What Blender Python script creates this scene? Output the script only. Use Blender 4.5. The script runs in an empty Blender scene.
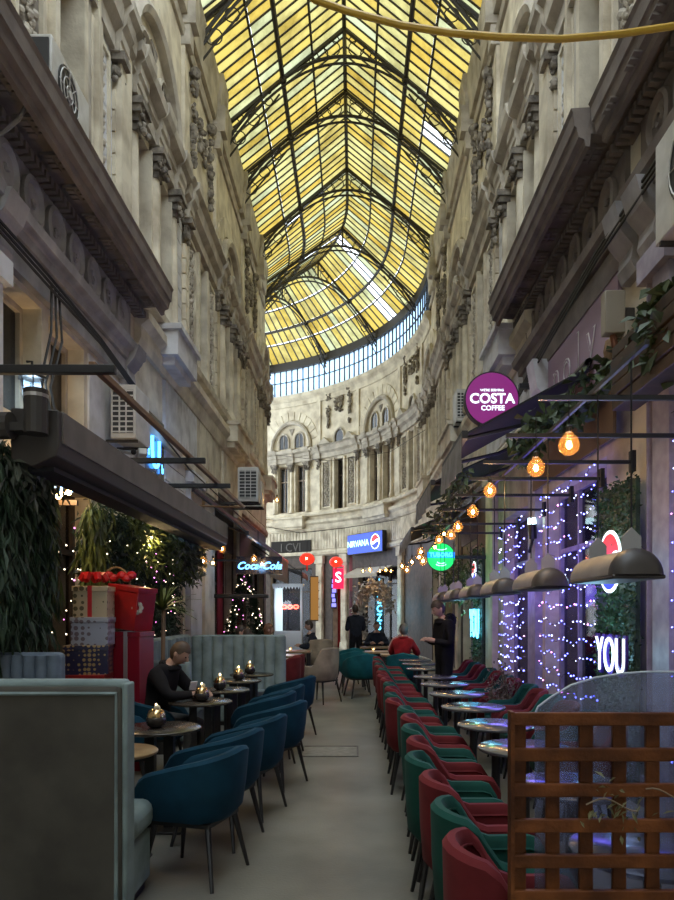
import bpy, bmesh, math, random
from mathutils import Vector, Matrix
R = math.radians
PI = math.pi
random.seed(7)
S = bpy.context.scene
C = S.collection
# ------------------------------------------------------------------ camera, sky, exposure
cam = bpy.data.cameras.new('camera'); camo = bpy.data.objects.new('camera', cam); C.objects.link(camo)
camo.location = (0, 0, 1.6); camo.rotation_euler = (R(90), 0, 0)
cam.sensor_fit = 'AUTO'; cam.sensor_width = 36; cam.lens = 28.0
cam.shift_x = -0.02; cam.shift_y = 0.18; cam.clip_start = 0.05
S.camera = camo
w = bpy.data.worlds.new('sky'); S.world = w; w.use_nodes = True
bg = w.node_tree.nodes['Background']
bg.inputs[0].default_value = (0.80, 0.90, 1.0, 1); bg.inputs[1].default_value = 2.1
S.view_settings.view_transform = 'Standard'; S.view_settings.look = 'None'
S.view_settings.gamma = 1.0; S.view_settings.use_curve_mapping = False
S.view_settings.exposure = 1.1
S.cycles.max_bounces = 9; S.cycles.diffuse_bounces = 5; S.cycles.transmission_bounces = 6
S.cycles.transparent_max_bounces = 12; S.cycles.sample_clamp_indirect = 6.0
S.cycles.caustics_reflective = False; S.cycles.caustics_refractive = False

# ------------------------------------------------------------------ helpers
class MB:
    def __init__(s): s.v = []; s.f = []; s.m = []; s.mi = 0
    def add(s, vs, fs):
        b = len(s.v); s.v += [tuple(p) for p in vs]
        for f in fs: s.f.append([b + i for i in f]); s.m.append(s.mi)
        return s
    def box(s, x0, x1, y0, y1, z0, z1, M=None):
        vs = [Vector((x, y, z)) for z in (z0, z1) for y in (y0, y1) for x in (x0, x1)]
        if M: vs = [M @ p for p in vs]
        return s.add(vs, [(0, 2, 3, 1), (4, 5, 7, 6), (0, 1, 5, 4), (2, 6, 7, 3), (0, 4, 6, 2), (1, 3, 7, 5)])
    def wbox(s, W, u0, u1, z0, z1, d0, d1, step=0.5):
        # a box in wall coordinates (along, up, out), cut along a curved wall
        n = 1 if u1 <= 23.01 else max(1, int(math.ceil((u1 - u0) / step)))
        vs = []
        for i in range(n + 1):
            u = u0 + (u1 - u0) * i / n
            vs += [W(u, z0, d0), W(u, z0, d1), W(u, z1, d1), W(u, z1, d0)]
        fs = [(0, 1, 2, 3), tuple(4 * n + k for k in (3, 2, 1, 0))]
        for i in range(n):
            for k in range(4):
                a = 4 * i + k; b = 4 * i + (k + 1) % 4
                fs.append((a, a + 4, b + 4, b))
        return s.add(vs, fs)
    def sweep(s, W, prof, u0, u1, step=0.6):
        # prof: closed list of (d, z) swept along the wall
        n = 1
        if u1 > 23.01: n = max(1, int(math.ceil((u1 - u0) / step)))
        k = len(prof); vs = []
        for i in range(n + 1):
            u = u0 + (u1 - u0) * i / n
            vs += [W(u, z, d) for d, z in prof]
        fs = [tuple(range(k)), tuple(n * k + j for j in reversed(range(k)))]
        for i in range(n):
            for j in range(k):
                a = i * k + j; b = i * k + (j + 1) % k
                fs.append((a, a + k, b + k, b))
        return s.add(vs, fs)
    def prism(s, poly, f0, f1):
        # poly 2d; f0/f1 map a 2d point to 3d
        k = len(poly)
        vs = [f0(*p) for p in poly] + [f1(*p) for p in poly]
        fs = [tuple(range(k)), tuple(reversed(range(k, 2 * k)))]
        fs += [(j, j + k, (j + 1) % k + k, (j + 1) % k) for j in range(k)]
        return s.add(vs, fs)
    def tube(s, pts, r, n=6, closed=False):
        pts = [Vector(p) for p in pts]; rr = r if isinstance(r, (list, tuple)) else [r] * len(pts)
        vs = []; L = len(pts)
        up = None
        for i, p in enumerate(pts):
            a = pts[(i - 1) % L] if (closed or i > 0) else p
            b = pts[(i + 1) % L] if (closed or i < L - 1) else p
            t = (b - a)
            if t.length < 1e-9: t = Vector((0, 0, 1))
            t.normalize()
            if up is None:
                up = Vector((0, 0, 1)) if abs(t.z) < .9 else Vector((1, 0, 0))
            x = t.cross(up)
            if x.length < 1e-4: x = t.cross(Vector((1, 0.3, 0)))
            x.normalize(); y = x.cross(t); up = y
            vs += [p + (x * math.cos(2 * PI * k / n) + y * math.sin(2 * PI * k / n)) * rr[i] for k in range(n)]
        fs = []
        for i in range(L if closed else L - 1):
            for k in range(n):
                a = i * n + k; b = i * n + (k + 1) % n
                c = ((i + 1) % L) * n
                fs.append((a, b, c + (k + 1) % n, c + k))
        if not closed:
            fs += [tuple(range(n)), tuple((L - 1) * n + k for k in reversed(range(n)))]
        return s.add(vs, fs)
    def lathe(s, prof, n=16, c=(0, 0, 0), M=None, half=False):
        vs = []; k = len(prof); c = Vector(c)
        for i in range(n):
            a = 2 * PI * i / n
            for r, z in prof:
                p = Vector((r * math.cos(a), r * math.sin(a), z))
                vs.append((M @ p if M else p) + c)
        fs = []
        for i in range(n):
            for j in range(k - 1):
                a = i * k + j; b = ((i + 1) % n) * k + j
                fs.append((a, b, b + 1, a + 1))
        fs += [tuple(i * k for i in reversed(range(n))), tuple(i * k + k - 1 for i in range(n))]
        return s.add(vs, fs)
    def ball(s, c, r, n=8, m=6, sc=(1, 1, 1)):
        prof = []
        for j in range(1, m):
            a = PI * j / m
            prof.append((r * math.sin(a), -r * math.cos(a) * sc[2]))
        vs = []; c = Vector(c); k = len(prof)
        for i in range(n):
            a = 2 * PI * i / n
            for q, z in prof: vs.append(c + Vector((q * math.cos(a) * sc[0], q * math.sin(a) * sc[1], z)))
        b = len(vs); vs += [c + Vector((0, 0, -r * sc[2])), c + Vector((0, 0, r * sc[2]))]
        fs = []
        for i in range(n):
            i2 = (i + 1) % n
            for j in range(k - 1): fs.append((i * k + j, i2 * k + j, i2 * k + j + 1, i * k + j + 1))
            fs += [(b, i2 * k, i * k), (b + 1, i * k + k - 1, i2 * k + k - 1)]
        return s.add(vs, fs)
    def mesh(s, name, mats, smooth=False):
        me = bpy.data.meshes.new(name); me.from_pydata(s.v, [], s.f)
        for m in (mats if isinstance(mats, (list, tuple)) else [mats]): me.materials.append(m)
        if any(s.m): me.polygons.foreach_set('material_index', s.m)
        if len(s.f) < 60000:
            bm = bmesh.new(); bm.from_mesh(me); bmesh.ops.recalc_face_normals(bm, faces=bm.faces); bm.to_mesh(me); bm.free()
        if smooth:
            me.polygons.foreach_set('use_smooth', [True] * len(me.polygons))
            try: me.set_sharp_from_angle(angle=R(40))
            except Exception: pass
        me.update(); return me
    def build(s, name, mats, parent=None, smooth=False, bevel=0, seg=2, sub=0):
        return obj(name, s.mesh(name, mats, smooth or bevel > 0 or sub > 0), parent, bevel, seg, sub)
def obj(name, me, parent=None, bevel=0, seg=2, sub=0):
    o = bpy.data.objects.new(name, me); C.objects.link(o)
    if parent is not None:
        o.parent = parent
        # geometry is written in world space; an unrotated parent only shifts it
        p = Vector((0, 0, 0)); q = parent
        while q is not None: p += Vector(q.location); q = q.parent
        o.location = -p
    if bevel:
        m = o.modifiers.new('bevel', 'BEVEL'); m.width = bevel; m.segments = seg; m.limit_method = 'ANGLE'; m.angle_limit = R(35)
    if sub:
        m = o.modifiers.new('sub', 'SUBSURF'); m.levels = sub; m.render_levels = sub
    return o
def tag(o, label, cat, group=None, kind=None):
    o['label'] = label; o['category'] = cat
    if group: o['group'] = group
    if kind: o['kind'] = kind
    return o
def thing(name, label, cat, loc=(0, 0, 0), group=None, kind=None):
    o = bpy.data.objects.new(name, None); C.objects.link(o); o.location = loc; o.empty_display_size = .1
    return tag(o, label, cat, group, kind)
def struct(o): o['kind'] = 'structure'; return o
def stuff(o): o['kind'] = 'stuff'; return o
def copy_tree(o, parent=None):
    c = o.copy(); C.objects.link(c)
    if parent is not None: c.parent = parent
    for ch in list(o.children): copy_tree(ch, c)
    return c
def rotz(a): return Matrix.Rotation(a, 4, 'Z')
def TR(x, y, z, rz=0, rx=0, ry=0):
    return Matrix.Translation((x, y, z)) @ Matrix.Rotation(rz, 4, 'Z') @ Matrix.Rotation(rx, 4, 'X') @ Matrix.Rotation(ry, 4, 'Y')
# ------------------------------------------------------------------ materials
_mats = {}
def mat(name, col, rough=.6, metal=0, var=None, scale=6, bump=0, bscale=40, sheen=0, spec=.5, detail=5, contrast=(.35, .7), randv=0):
    if name in _mats: return _mats[name]
    m = bpy.data.materials.new(name); m.use_nodes = True; nt = m.node_tree; b = nt.nodes['Principled BSDF']
    b.inputs['Roughness'].default_value = rough; b.inputs['Metallic'].default_value = metal
    b.inputs['Base Color'].default_value = (*col, 1); b.inputs['Specular IOR Level'].default_value = spec
    if sheen:
        b.inputs['Sheen Weight'].default_value = sheen; b.inputs['Sheen Roughness'].default_value = .4
        b.inputs['Sheen Tint'].default_value = (*[min(1, c * 1.6 + .25) for c in col], 1)
    tc = nt.nodes.new('ShaderNodeTexCoord') if (var or bump) else None
    src = None
    if var:
        n = nt.nodes.new('ShaderNodeTexNoise'); n.inputs['Scale'].default_value = scale; n.inputs['Detail'].default_value = detail
        nt.links.new(tc.outputs['Object'], n.inputs['Vector'])
        rp = nt.nodes.new('ShaderNodeValToRGB'); e = rp.color_ramp.elements
        e[0].position = contrast[0]; e[0].color = (*var, 1); e[1].position = contrast[1]; e[1].color = (*col, 1)
        nt.links.new(n.outputs['Fac'], rp.inputs['Fac']); src = rp.outputs['Color']
        nt.links.new(src, b.inputs['Base Color'])
    if randv:
        oi = nt.nodes.new('ShaderNodeObjectInfo'); hs = nt.nodes.new('ShaderNodeHueSaturation')
        mr = nt.nodes.new('ShaderNodeMapRange'); mr.inputs['To Min'].default_value = 1 - randv; mr.inputs['To Max'].default_value = 1 + randv
        nt.links.new(oi.outputs['Random'], mr.inputs['Value']); nt.links.new(mr.outputs['Result'], hs.inputs['Value'])
        if src: nt.links.new(src, hs.inputs['Color'])
        else: hs.inputs['Color'].default_value = (*col, 1)
        nt.links.new(hs.outputs['Color'], b.inputs['Base Color'])
    if bump:
        n2 = nt.nodes.new('ShaderNodeTexNoise'); n2.inputs['Scale'].default_value = bscale; n2.inputs['Detail'].default_value = 4
        nt.links.new(tc.outputs['Object'], n2.inputs['Vector'])
        bp = nt.nodes.new('ShaderNodeBump'); bp.inputs['Strength'].default_value = bump; bp.inputs['Distance'].default_value = .02
        nt.links.new(n2.outputs['Fac'], bp.inputs['Height']); nt.links.new(bp.outputs['Normal'], b.inputs['Normal'])
    _mats[name] = m; return m
def emat(name, col, st, sample=False):
    if name in _mats: return _mats[name]
    m = bpy.data.materials.new(name); m.use_nodes = True; b = m.node_tree.nodes['Principled BSDF']
    b.inputs['Base Color'].default_value = (*[c * .5 for c in col], 1)
    b.inputs['Emission Color'].default_value = (*col, 1); b.inputs['Emission Strength'].default_value = st
    m.cycles.emission_sampling = 'AUTO' if sample else 'NONE'
    _mats[name] = m; return m
def glass(name, tint=(1, 1, 1), alpha=.25, rough=.05, body=(.02, .02, .025)):
    # thin pane: part see-through, part dark glossy
    if name in _mats: return _mats[name]
    m = bpy.data.materials.new(name); m.use_nodes = True; nt = m.node_tree; b = nt.nodes['Principled BSDF']
    b.inputs['Base Color'].default_value = (*body, 1); b.inputs['Roughness'].default_value = rough
    t = nt.nodes.new('ShaderNodeBsdfTransparent'); t.inputs[0].default_value = (*tint, 1)
    mx = nt.nodes.new('ShaderNodeMixShader'); mx.inputs[0].default_value = alpha
    nt.links.new(b.outputs[0], mx.inputs[1]); nt.links.new(t.outputs[0], mx.inputs[2])
    nt.links.new(mx.outputs[0], nt.nodes['Material Output'].inputs['Surface']); _mats[name] = m; return m
def pane_mat():
    m = bpy.data.materials.new('yellow_wired_glass'); m.use_nodes = True; nt = m.node_tree
    nt.nodes.remove(nt.nodes['Principled BSDF'])
    oi = nt.nodes.new('ShaderNodeObjectInfo'); rp = nt.nodes.new('ShaderNodeValToRGB')
    rp.color_ramp.interpolation = 'LINEAR'
    while len(rp.color_ramp.elements) < 5: rp.color_ramp.elements.new(.5)
    for e, (p, c) in zip(rp.color_ramp.elements, [(0, (.29, .185, .03)), (.3, (.30, .22, .05)), (.6, (.305, .243, .08)), (.88, (.285, .26, .11)), (1, (.265, .27, .16))]):
        e.position = p; e.color = (*c, 1)
    gm = nt.nodes.new('ShaderNodeNewGeometry')
    wn = nt.nodes.new('ShaderNodeTexNoise'); wn.inputs['Scale'].default_value = 1.1; wn.inputs['Detail'].default_value = 6; wn.inputs['Roughness'].default_value = .7
    nt.links.new(gm.outputs['Position'], wn.inputs['Vector'])
    mix = nt.nodes.new('ShaderNodeMath'); mix.operation = 'ADD'
    isl = nt.nodes.new('ShaderNodeMath'); isl.operation = 'ADD'
    nt.links.new(oi.outputs['Random'], isl.inputs[0]); nt.links.new(gm.outputs['Random Per Island'], isl.inputs[1])
    fr = nt.nodes.new('ShaderNodeMath'); fr.operation = 'FRACT'; nt.links.new(isl.outputs[0], fr.inputs[0])
    nt.links.new(fr.outputs[0], rp.inputs['Fac'])
    dr = nt.nodes.new('ShaderNodeValToRGB'); dr.color_ramp.elements[0].position = .3; dr.color_ramp.elements[0].color = (.45, .42, .36, 1)
    dr.color_ramp.elements[1].position = .56; dr.color_ramp.elements[1].color = (1, 1, 1, 1)
    nt.links.new(wn.outputs['Fac'], dr.inputs['Fac'])
    mu = nt.nodes.new('ShaderNodeMix'); mu.data_type = 'RGBA'; mu.blend_type = 'MULTIPLY'; mu.inputs[0].default_value = 1
    nt.links.new(rp.outputs['Color'], mu.inputs[6]); nt.links.new(dr.outputs['Color'], mu.inputs[7])
    tl = nt.nodes.new('ShaderNodeBsdfTranslucent'); nt.links.new(mu.outputs[2], tl.inputs['Color'])
    nt.links.new(tl.outputs[0], nt.nodes['Material Output'].inputs['Surface'])
    return m
STONE = mat('cream_stone', (.72, .655, .51), .85, var=(.42, .36, .265), scale=2.6, bump=.25, bscale=30, contrast=(.3, .62))
STONE2 = mat('grey_stone', (.55, .50, .41), .85, var=(.30, .265, .215), scale=3, bump=.3, bscale=30, contrast=(.3, .65))
STONED = mat('sooty_stone', (.36, .32, .26), .9, var=(.10, .085, .07), scale=7, bump=.4, bscale=40)
SHADE = mat('shaded_cornice', (.235, .20, .17), .85, var=(.14, .115, .10), scale=3, bump=.2)  # shadow on the cornices put into the base colour
PAINT = mat('white_painted_plaster', (.66, .66, .66), .75, var=(.42, .41, .41), scale=3, bump=.15, contrast=(.28, .6))
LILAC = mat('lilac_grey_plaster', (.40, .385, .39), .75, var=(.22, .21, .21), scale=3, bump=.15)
BLACK = mat('black_metal', (.012, .012, .013), .5)
IRON = mat('dark_iron', (.035, .03, .025), .6)
DARK = mat('dark_interior', (.02, .017, .015), .9)
DARKW = mat('dark_wood', (.06, .035, .02), .6, var=(.03, .018, .011), scale=9)
GLASSD = glass('dark_window_glass', alpha=.15, body=(.03, .032, .035))
GLASSS = glass('shop_glass', alpha=.55, body=(.02, .02, .03))
FRAMEW = mat('weathered_window_frame', (.33, .27, .21), .7, var=(.2, .15, .11), scale=12)
WHITE = mat('white_plastic', (.62, .61, .57), .5, var=(.45, .44, .4), scale=5)
SILVER = mat('silver_metal', (.6, .6, .62), .3, .9)
# ------------------------------------------------------------------ wall coordinates
XL, XR = -3.0, 2.5
CX, CY = -7.9, 23.0
ARC = R(15.3) / 3.15
def WL(u, z, d):
    if u <= 23: return Vector((XL + d, u, z))
    a = (u - 23) / 4.9; r = 4.9 + d
    return Vector((CX + r * math.cos(a), CY + r * math.sin(a), z))
def WR(u, z, d):
    if u <= 23: return Vector((XR - d, u, z))
    a = (u - 23) * ARC; r = 10.4 - d
    return Vector((CX + r * math.cos(a), CY + r * math.sin(a), z))
def RF(s, w, z):
    # roof coordinates: along the passage, sideways from the ridge, up
    if s <= 23: return Vector((-.25 + w, s, z))
    a = (s - 23) / 7.65; r = 7.65 + w
    return Vector((CX + r * math.cos(a), CY + r * math.sin(a), z))
def u_right(px):
    # where a photo column meets the right wall
    best = None
    for i in range(0, 4000):
        u = 4 + i * .01
        p = WR(u, 0, 0); x = 355 + 700 * p.x / p.y
        if best is None or abs(x - px) < best[0]: best = (abs(x - px), u)
    return best[1]
def P(x, y, Y): return Vector(((x - 355) * Y / 700, Y, 1.6 + (612 - y) * Y / 700))
def text(body, size, M, m, parent=None, name='lettering', extrude=.008, shear=0, bold=0, space=1, sx=1):
    cu = bpy.data.curves.new('t', 'FONT'); cu.body = body; cu.size = size; cu.extrude = extrude; cu.align_x = 'CENTER'; cu.align_y = 'CENTER'
    cu.shear = shear; cu.offset = bold; cu.space_character = space; cu.resolution_u = 3
    t = bpy.data.objects.new('t', cu); C.objects.link(t); bpy.context.view_layer.update()
    me = bpy.data.meshes.new_from_object(t.evaluated_get(bpy.context.evaluated_depsgraph_get()))
    bpy.data.objects.remove(t); bpy.data.curves.remove(cu)
    me.transform(M @ Matrix.Diagonal((sx, 1, 1, 1))); me.materials.clear(); me.materials.append(m)
    return obj(name, me, parent)
# frames for flat signs: columns = reading direction, up, out
def frame(o, right, up):
    r = Vector(right).normalized(); u = Vector(up).normalized(); n = r.cross(u)
    M = Matrix.Identity(4)
    for i in range(3): M[i][0] = r[i]; M[i][1] = u[i]; M[i][2] = n[i]; M[i][3] = o[i]
    return M
def plight(name, loc, col, energy, r=.05, parent=None):
    l = bpy.data.lights.new(name, 'POINT'); l.color = col; l.energy = energy; l.shadow_soft_size = r
    o = bpy.data.objects.new(name, l); C.objects.link(o)
    o.location = loc
    if parent is not None:
        o.parent = parent; p = Vector((0, 0, 0)); q = parent
        while q is not None: p += Vector(q.location); q = q.parent
        o.location = Vector(loc) - p
    return o
# ------------------------------------------------------------------ the setting: floor, walls, facades
FLOORM = mat('worn_concrete_floor', (.205, .195, .16), .5, var=(.115, .11, .09), scale=1.3, bump=.12, bscale=60, contrast=(.32, .68), detail=9)
b = MB(); b.box(-16, 3.2, -9, 36, -.3, 0); floor = struct(b.build('floor', FLOORM))
# fine aggregate patches and a flush metal hatch in the walkway
HATCH = mat('hatch_steel', (.12, .115, .10), .55, .3, var=(.07, .065, .06), scale=20)
hb = MB()
for a in ((-.62, -.6, 7.75, 8.35), (.02, .04, 7.75, 8.35), (-.62, .04, 7.73, 7.75), (-.62, .04, 8.33, 8.35)): hb.box(*a, 0, .006)
ho = hb.build('floor_hatch_frame', HATCH, floor)
b = MB(); b.box(-.59, .01, 7.77, 8.31, 0, .004); b.build('floor_hatch_lid', mat('hatch_lid_concrete', (.24, .23, .2), .6, var=(.15, .145, .12), scale=14), floor)
def wall_cells(W, u0, u1, z1f, openings, name, mats):
    us = {u0, u1, 23.0}; zs = {0.0, 4.2, 6.0, 8.5, 11.5, 12.9}
    for a, c, e, f in openings: us |= {a, c}; zs |= {e, f}
    us = sorted(x for x in us if u0 <= x <= u1); zs = sorted(zs)
    b = MB()
    for i in range(len(us) - 1):
        a, c = us[i], us[i + 1]; top = z1f((a + c) / 2); run = None
        for j in range(len(zs) - 1):
            e, f = zs[j], zs[j + 1]
            hole = e >= top - .01 or any(o[0] <= (a + c) / 2 <= o[1] and o[2] <= (e + f) / 2 <= o[3] for o in openings)
            if hole:
                if run is not None: b.wbox(W, a, c, run, e, -.5, 0); run = None
            elif run is None: run = e
        if run is not None: b.wbox(W, a, c, run, top, -.5, 0)
    return struct(b.build(name, mats))
A_L = [4.1, 10.4, 16.7, 23.0]; B_L = [0.95, 7.25, 13.55, 19.85, 26.15]
A_R = [4.1, 10.4, 16.7, 23.0, 29.3, 35.6]; B_R = [0.95, 7.25, 13.55, 19.85, 26.15, 32.45]
def up_open(A, Bs):
    r = []
    for c in A: r += [(c - .86, c - .24, 6.15, 8.3), (c + .24, c + .86, 6.15, 8.3)]
    for c in Bs: r += [(c - .31, c + .31, 6.1, 8.3)]
    return r
far = [(u_right(312) , u_right(271), 0, 3.6), (u_right(353), u_right(333), 0, 4.0), (u_right(398), u_right(359), 0, 3.4)]
SHOP_L = [(5.9, 7.95, 0, 2.9), (10.9, 12.2, 0, 2.7), (14.7, 17.0, 0, 3.0), (17.7, 20.0, 0, 3.0), (20.6, 22.8, 0, 3.0), (24, 26, 0, 3.0)]
MEZ_L = [(5.9, 6.7, 3.35, 4.5), (6.85, 7.75, 3.35, 4.5), (9.75, 10.75, 3.45, 4.5), (14.4, 15.5, 3.5, 4.2)]
SHOP_R = [(3.2, 5.25, .3, 3.3), (6.95, 9.2, .08, 3.15), (9.9, 11.8, .08, 3.15), (14.1, 16.2, .08, 3.1), (17.0, 19.3, 0, 3.1), (20.2, 22.4, 0, 3.1)]
wall_left = wall_cells(WL, -9, 31, lambda u: 12.9, up_open(A_L, B_L) + SHOP_L + MEZ_L, 'wall_left', STONE)
wall_right = wall_cells(WR, -9, 39, lambda u: 12.9 if u < 23 else 11.5, up_open(A_R, B_R) + SHOP_R + far, 'wall_right', STONE)
b = MB(); b.box(-3.6, 3.1, -9.4, -9, 3.4, 16); b.box(-3.6, -1.6, -9.4, -9, 0, 3.4); b.box(1.1, 3.1, -9.4, -9, 0, 3.4); struct(b.build('wall_back', STONE2))

# dark rooms behind the shop openings and the windows
def room(W, o, parent, m, depth=1.6):
    a, c, e, f = o; b = MB()
    b.wbox(W, a - .1, c + .1, e, f, -depth - .1, -depth); b.wbox(W, a - .2, a - .1, e, f, -depth, -.5); b.wbox(W, c + .1, c + .2, e, f, -depth, -.5)
    b.wbox(W, a - .2, c + .2, f, f + .1, -depth - .1, -.5); b.wbox(W, a - .2, c + .2, e - .1, e, -depth - .1, -.5)
    b.build('shop_room', m, parent)
ROOMW = mat('warm_shop_room', (.16, .10, .06), .9, var=(.06, .04, .025), scale=4)
ROOMB = mat('violet_shop_room', (.10, .085, .16), .9, var=(.05, .04, .09), scale=4)
for o in SHOP_L: room(WL, o, wall_left, ROOMW)
for o in SHOP_R: room(WR, o, wall_right, ROOMB)
for o in far: room(WR, o, wall_right, DARK, 1.2)
_wn = [0]
def window(W, o, cols=2, rows=2, fm=FRAMEW, gm=None, fw=.06, back=-.22, split=None, curtain=True):
    a, c, e, f = o; _wn[0] += 1
    root = bpy.data.objects.new('window_%d' % _wn[0], None); C.objects.link(root); struct(root); root.location = W((a + c) / 2, e, back)
    b = MB()
    b.wbox(W, a, a + fw, e, f, back - .04, back + .04); b.wbox(W, c - fw, c, e, f, back - .04, back + .04)
    b.wbox(W, a + fw, c - fw, e, e + fw, back - .04, back + .04); b.wbox(W, a + fw, c - fw, f - fw, f, back - .04, back + .04)
    b.build('frame', fm, root)
    zs = [e + fw] + [e + (f - e) * (split or [k / rows for k in range(1, rows)])[k - 1] for k in range(1, rows)] + [f - fw]
    us = [a + fw + (c - a - 2 * fw) * k / cols for k in range(cols + 1)]
    for k in range(1, cols): MB().wbox(W, us[k] - .025, us[k] + .025, e + fw, f - fw, back - .035, back + .035).build('mullion', fm, root)
    for k in range(1, rows): MB().wbox(W, a + fw, c - fw, zs[k] - .03, zs[k] + .03, back - .035, back + .035).build('transom', fm, root)
    for i in range(cols):
        for j in range(rows): MB().wbox(W, us[i], us[i + 1], zs[j], zs[j + 1], back - .012, back - .004).build('pane', gm or GLASSD, root)
    if curtain: MB().wbox(W, a, c, e, f, -.52, -.46).build('dark_blind', DARK if curtain is True else curtain, root)
    return root
BLIND = mat('beige_blind', (.30, .27, .22), .9)
for c in A_L:
    for s in (-.55, .55): window(WL, (c + s - .31, c + s + .31, 6.15, 8.3), 2, 2, split=[.68])
for c in B_L: window(WL, (c - .31, c + .31, 6.1, 8.3), 2, 2, split=[.68], fm=DARKW)
for c in A_R:
    for s in (-.55, .55): window(WR, (c + s - .31, c + s + .31, 6.15, 8.3), 2, 2, split=[.68])
for c in B_R: window(WR, (c - .31, c + .31, 6.1, 8.3), 2, 2, split=[.68], fm=DARKW)
for o in MEZ_L: window(WL, o, 2, 1, fm=STONE2, curtain=BLIND)
window(WL, SHOP_L[0], 2, 2, fm=DARKW, gm=GLASSS, split=[.78], curtain=False)
for o in SHOP_L[2:]: window(WL, o, 2, 2, fm=DARKW, gm=GLASSS, split=[.75], curtain=False)
VFRAME = mat('violet_grey_frame', (.42, .38, .45), .6, var=(.28, .25, .32), scale=8)
for o in SHOP_R: window(WR, o, 3 if o[1] - o[0] > 2 else 2, 2, fm=VFRAME, gm=GLASSS, split=[.75], curtain=False, fw=.09)
window(WR, far[0], 3, 2, fm=DARKW, gm=GLASSS, split=[.7], curtain=False); window(WR, far[2], 3, 2, fm=DARKW, gm=GLASSS, split=[.8], curtain=False)

# ---- shared facade pieces
def ornament(b, W, uc, z0, z1, wd, d, n, rng, taper=True):
    # lumps of carved fruit and leaves
    for k in range(n):
        t = rng.random(); z = z0 + (z1 - z0) * t
        ww = wd * ((.25 + .75 * t) if taper else 1)
        u = uc + (rng.random() - .5) * ww; r = .028 + .045 * rng.random()
        p = W(u, z, d + .02 * rng.random()); b.ball(p, r, 5, 4, (1, 1, .6 + rng.random()))
    return b
def column(W, uc, z0, z1, parent, r=.11):
    b = MB(); n = 9
    q = [(r * 1.35, z0), (r * 1.35, z0 + .12), (r * 1.1, z0 + .18), (r, z0 + .25), (r * .86, z1 - .32)]
    k = len(q); vs = []
    for i in range(n):
        a = PI * i / (n - 1)
        for rr, z in q: vs.append(W(uc - rr * math.cos(a), z, rr * math.sin(a)))
    fs = [(i * k + j, (i + 1) * k + j, (i + 1) * k + j + 1, i * k + j + 1) for i in range(n - 1) for j in range(k - 1)]
    b.add(vs, fs); b.build('column_shaft', STONE, parent, smooth=True)
    c = MB()
    for i, (z, ww, dd) in enumerate([(z1 - .32, .10, .11), (z1 - .22, .13, .14), (z1 - .12, .17, .18)]): c.wbox(W, uc - ww, uc + ww, z, z + .1, 0, dd)
    c.wbox(W, uc - .2, uc + .2, z1 - .03, z1 + .06, 0, .22)
    rng = random.Random(int(uc * 100))
    for k in range(14): c.ball(W(uc + (rng.random() - .5) * .34, z1 - .3 + .26 * rng.random(), .12 + .07 * rng.random()), .03 + .02 * rng.random(), 5, 4)
    c.build('capital', STONED, parent)
def rustic(W, u0, u1, z0, z1, n, d, m, parent):
    h = (z1 - z0) / n
    for k in range(n): MB().wbox(W, u0, u1, z0 + k * h + .012, z0 + (k + 1) * h - .012, 0, d).build('quoin_block', m, parent)
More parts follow.
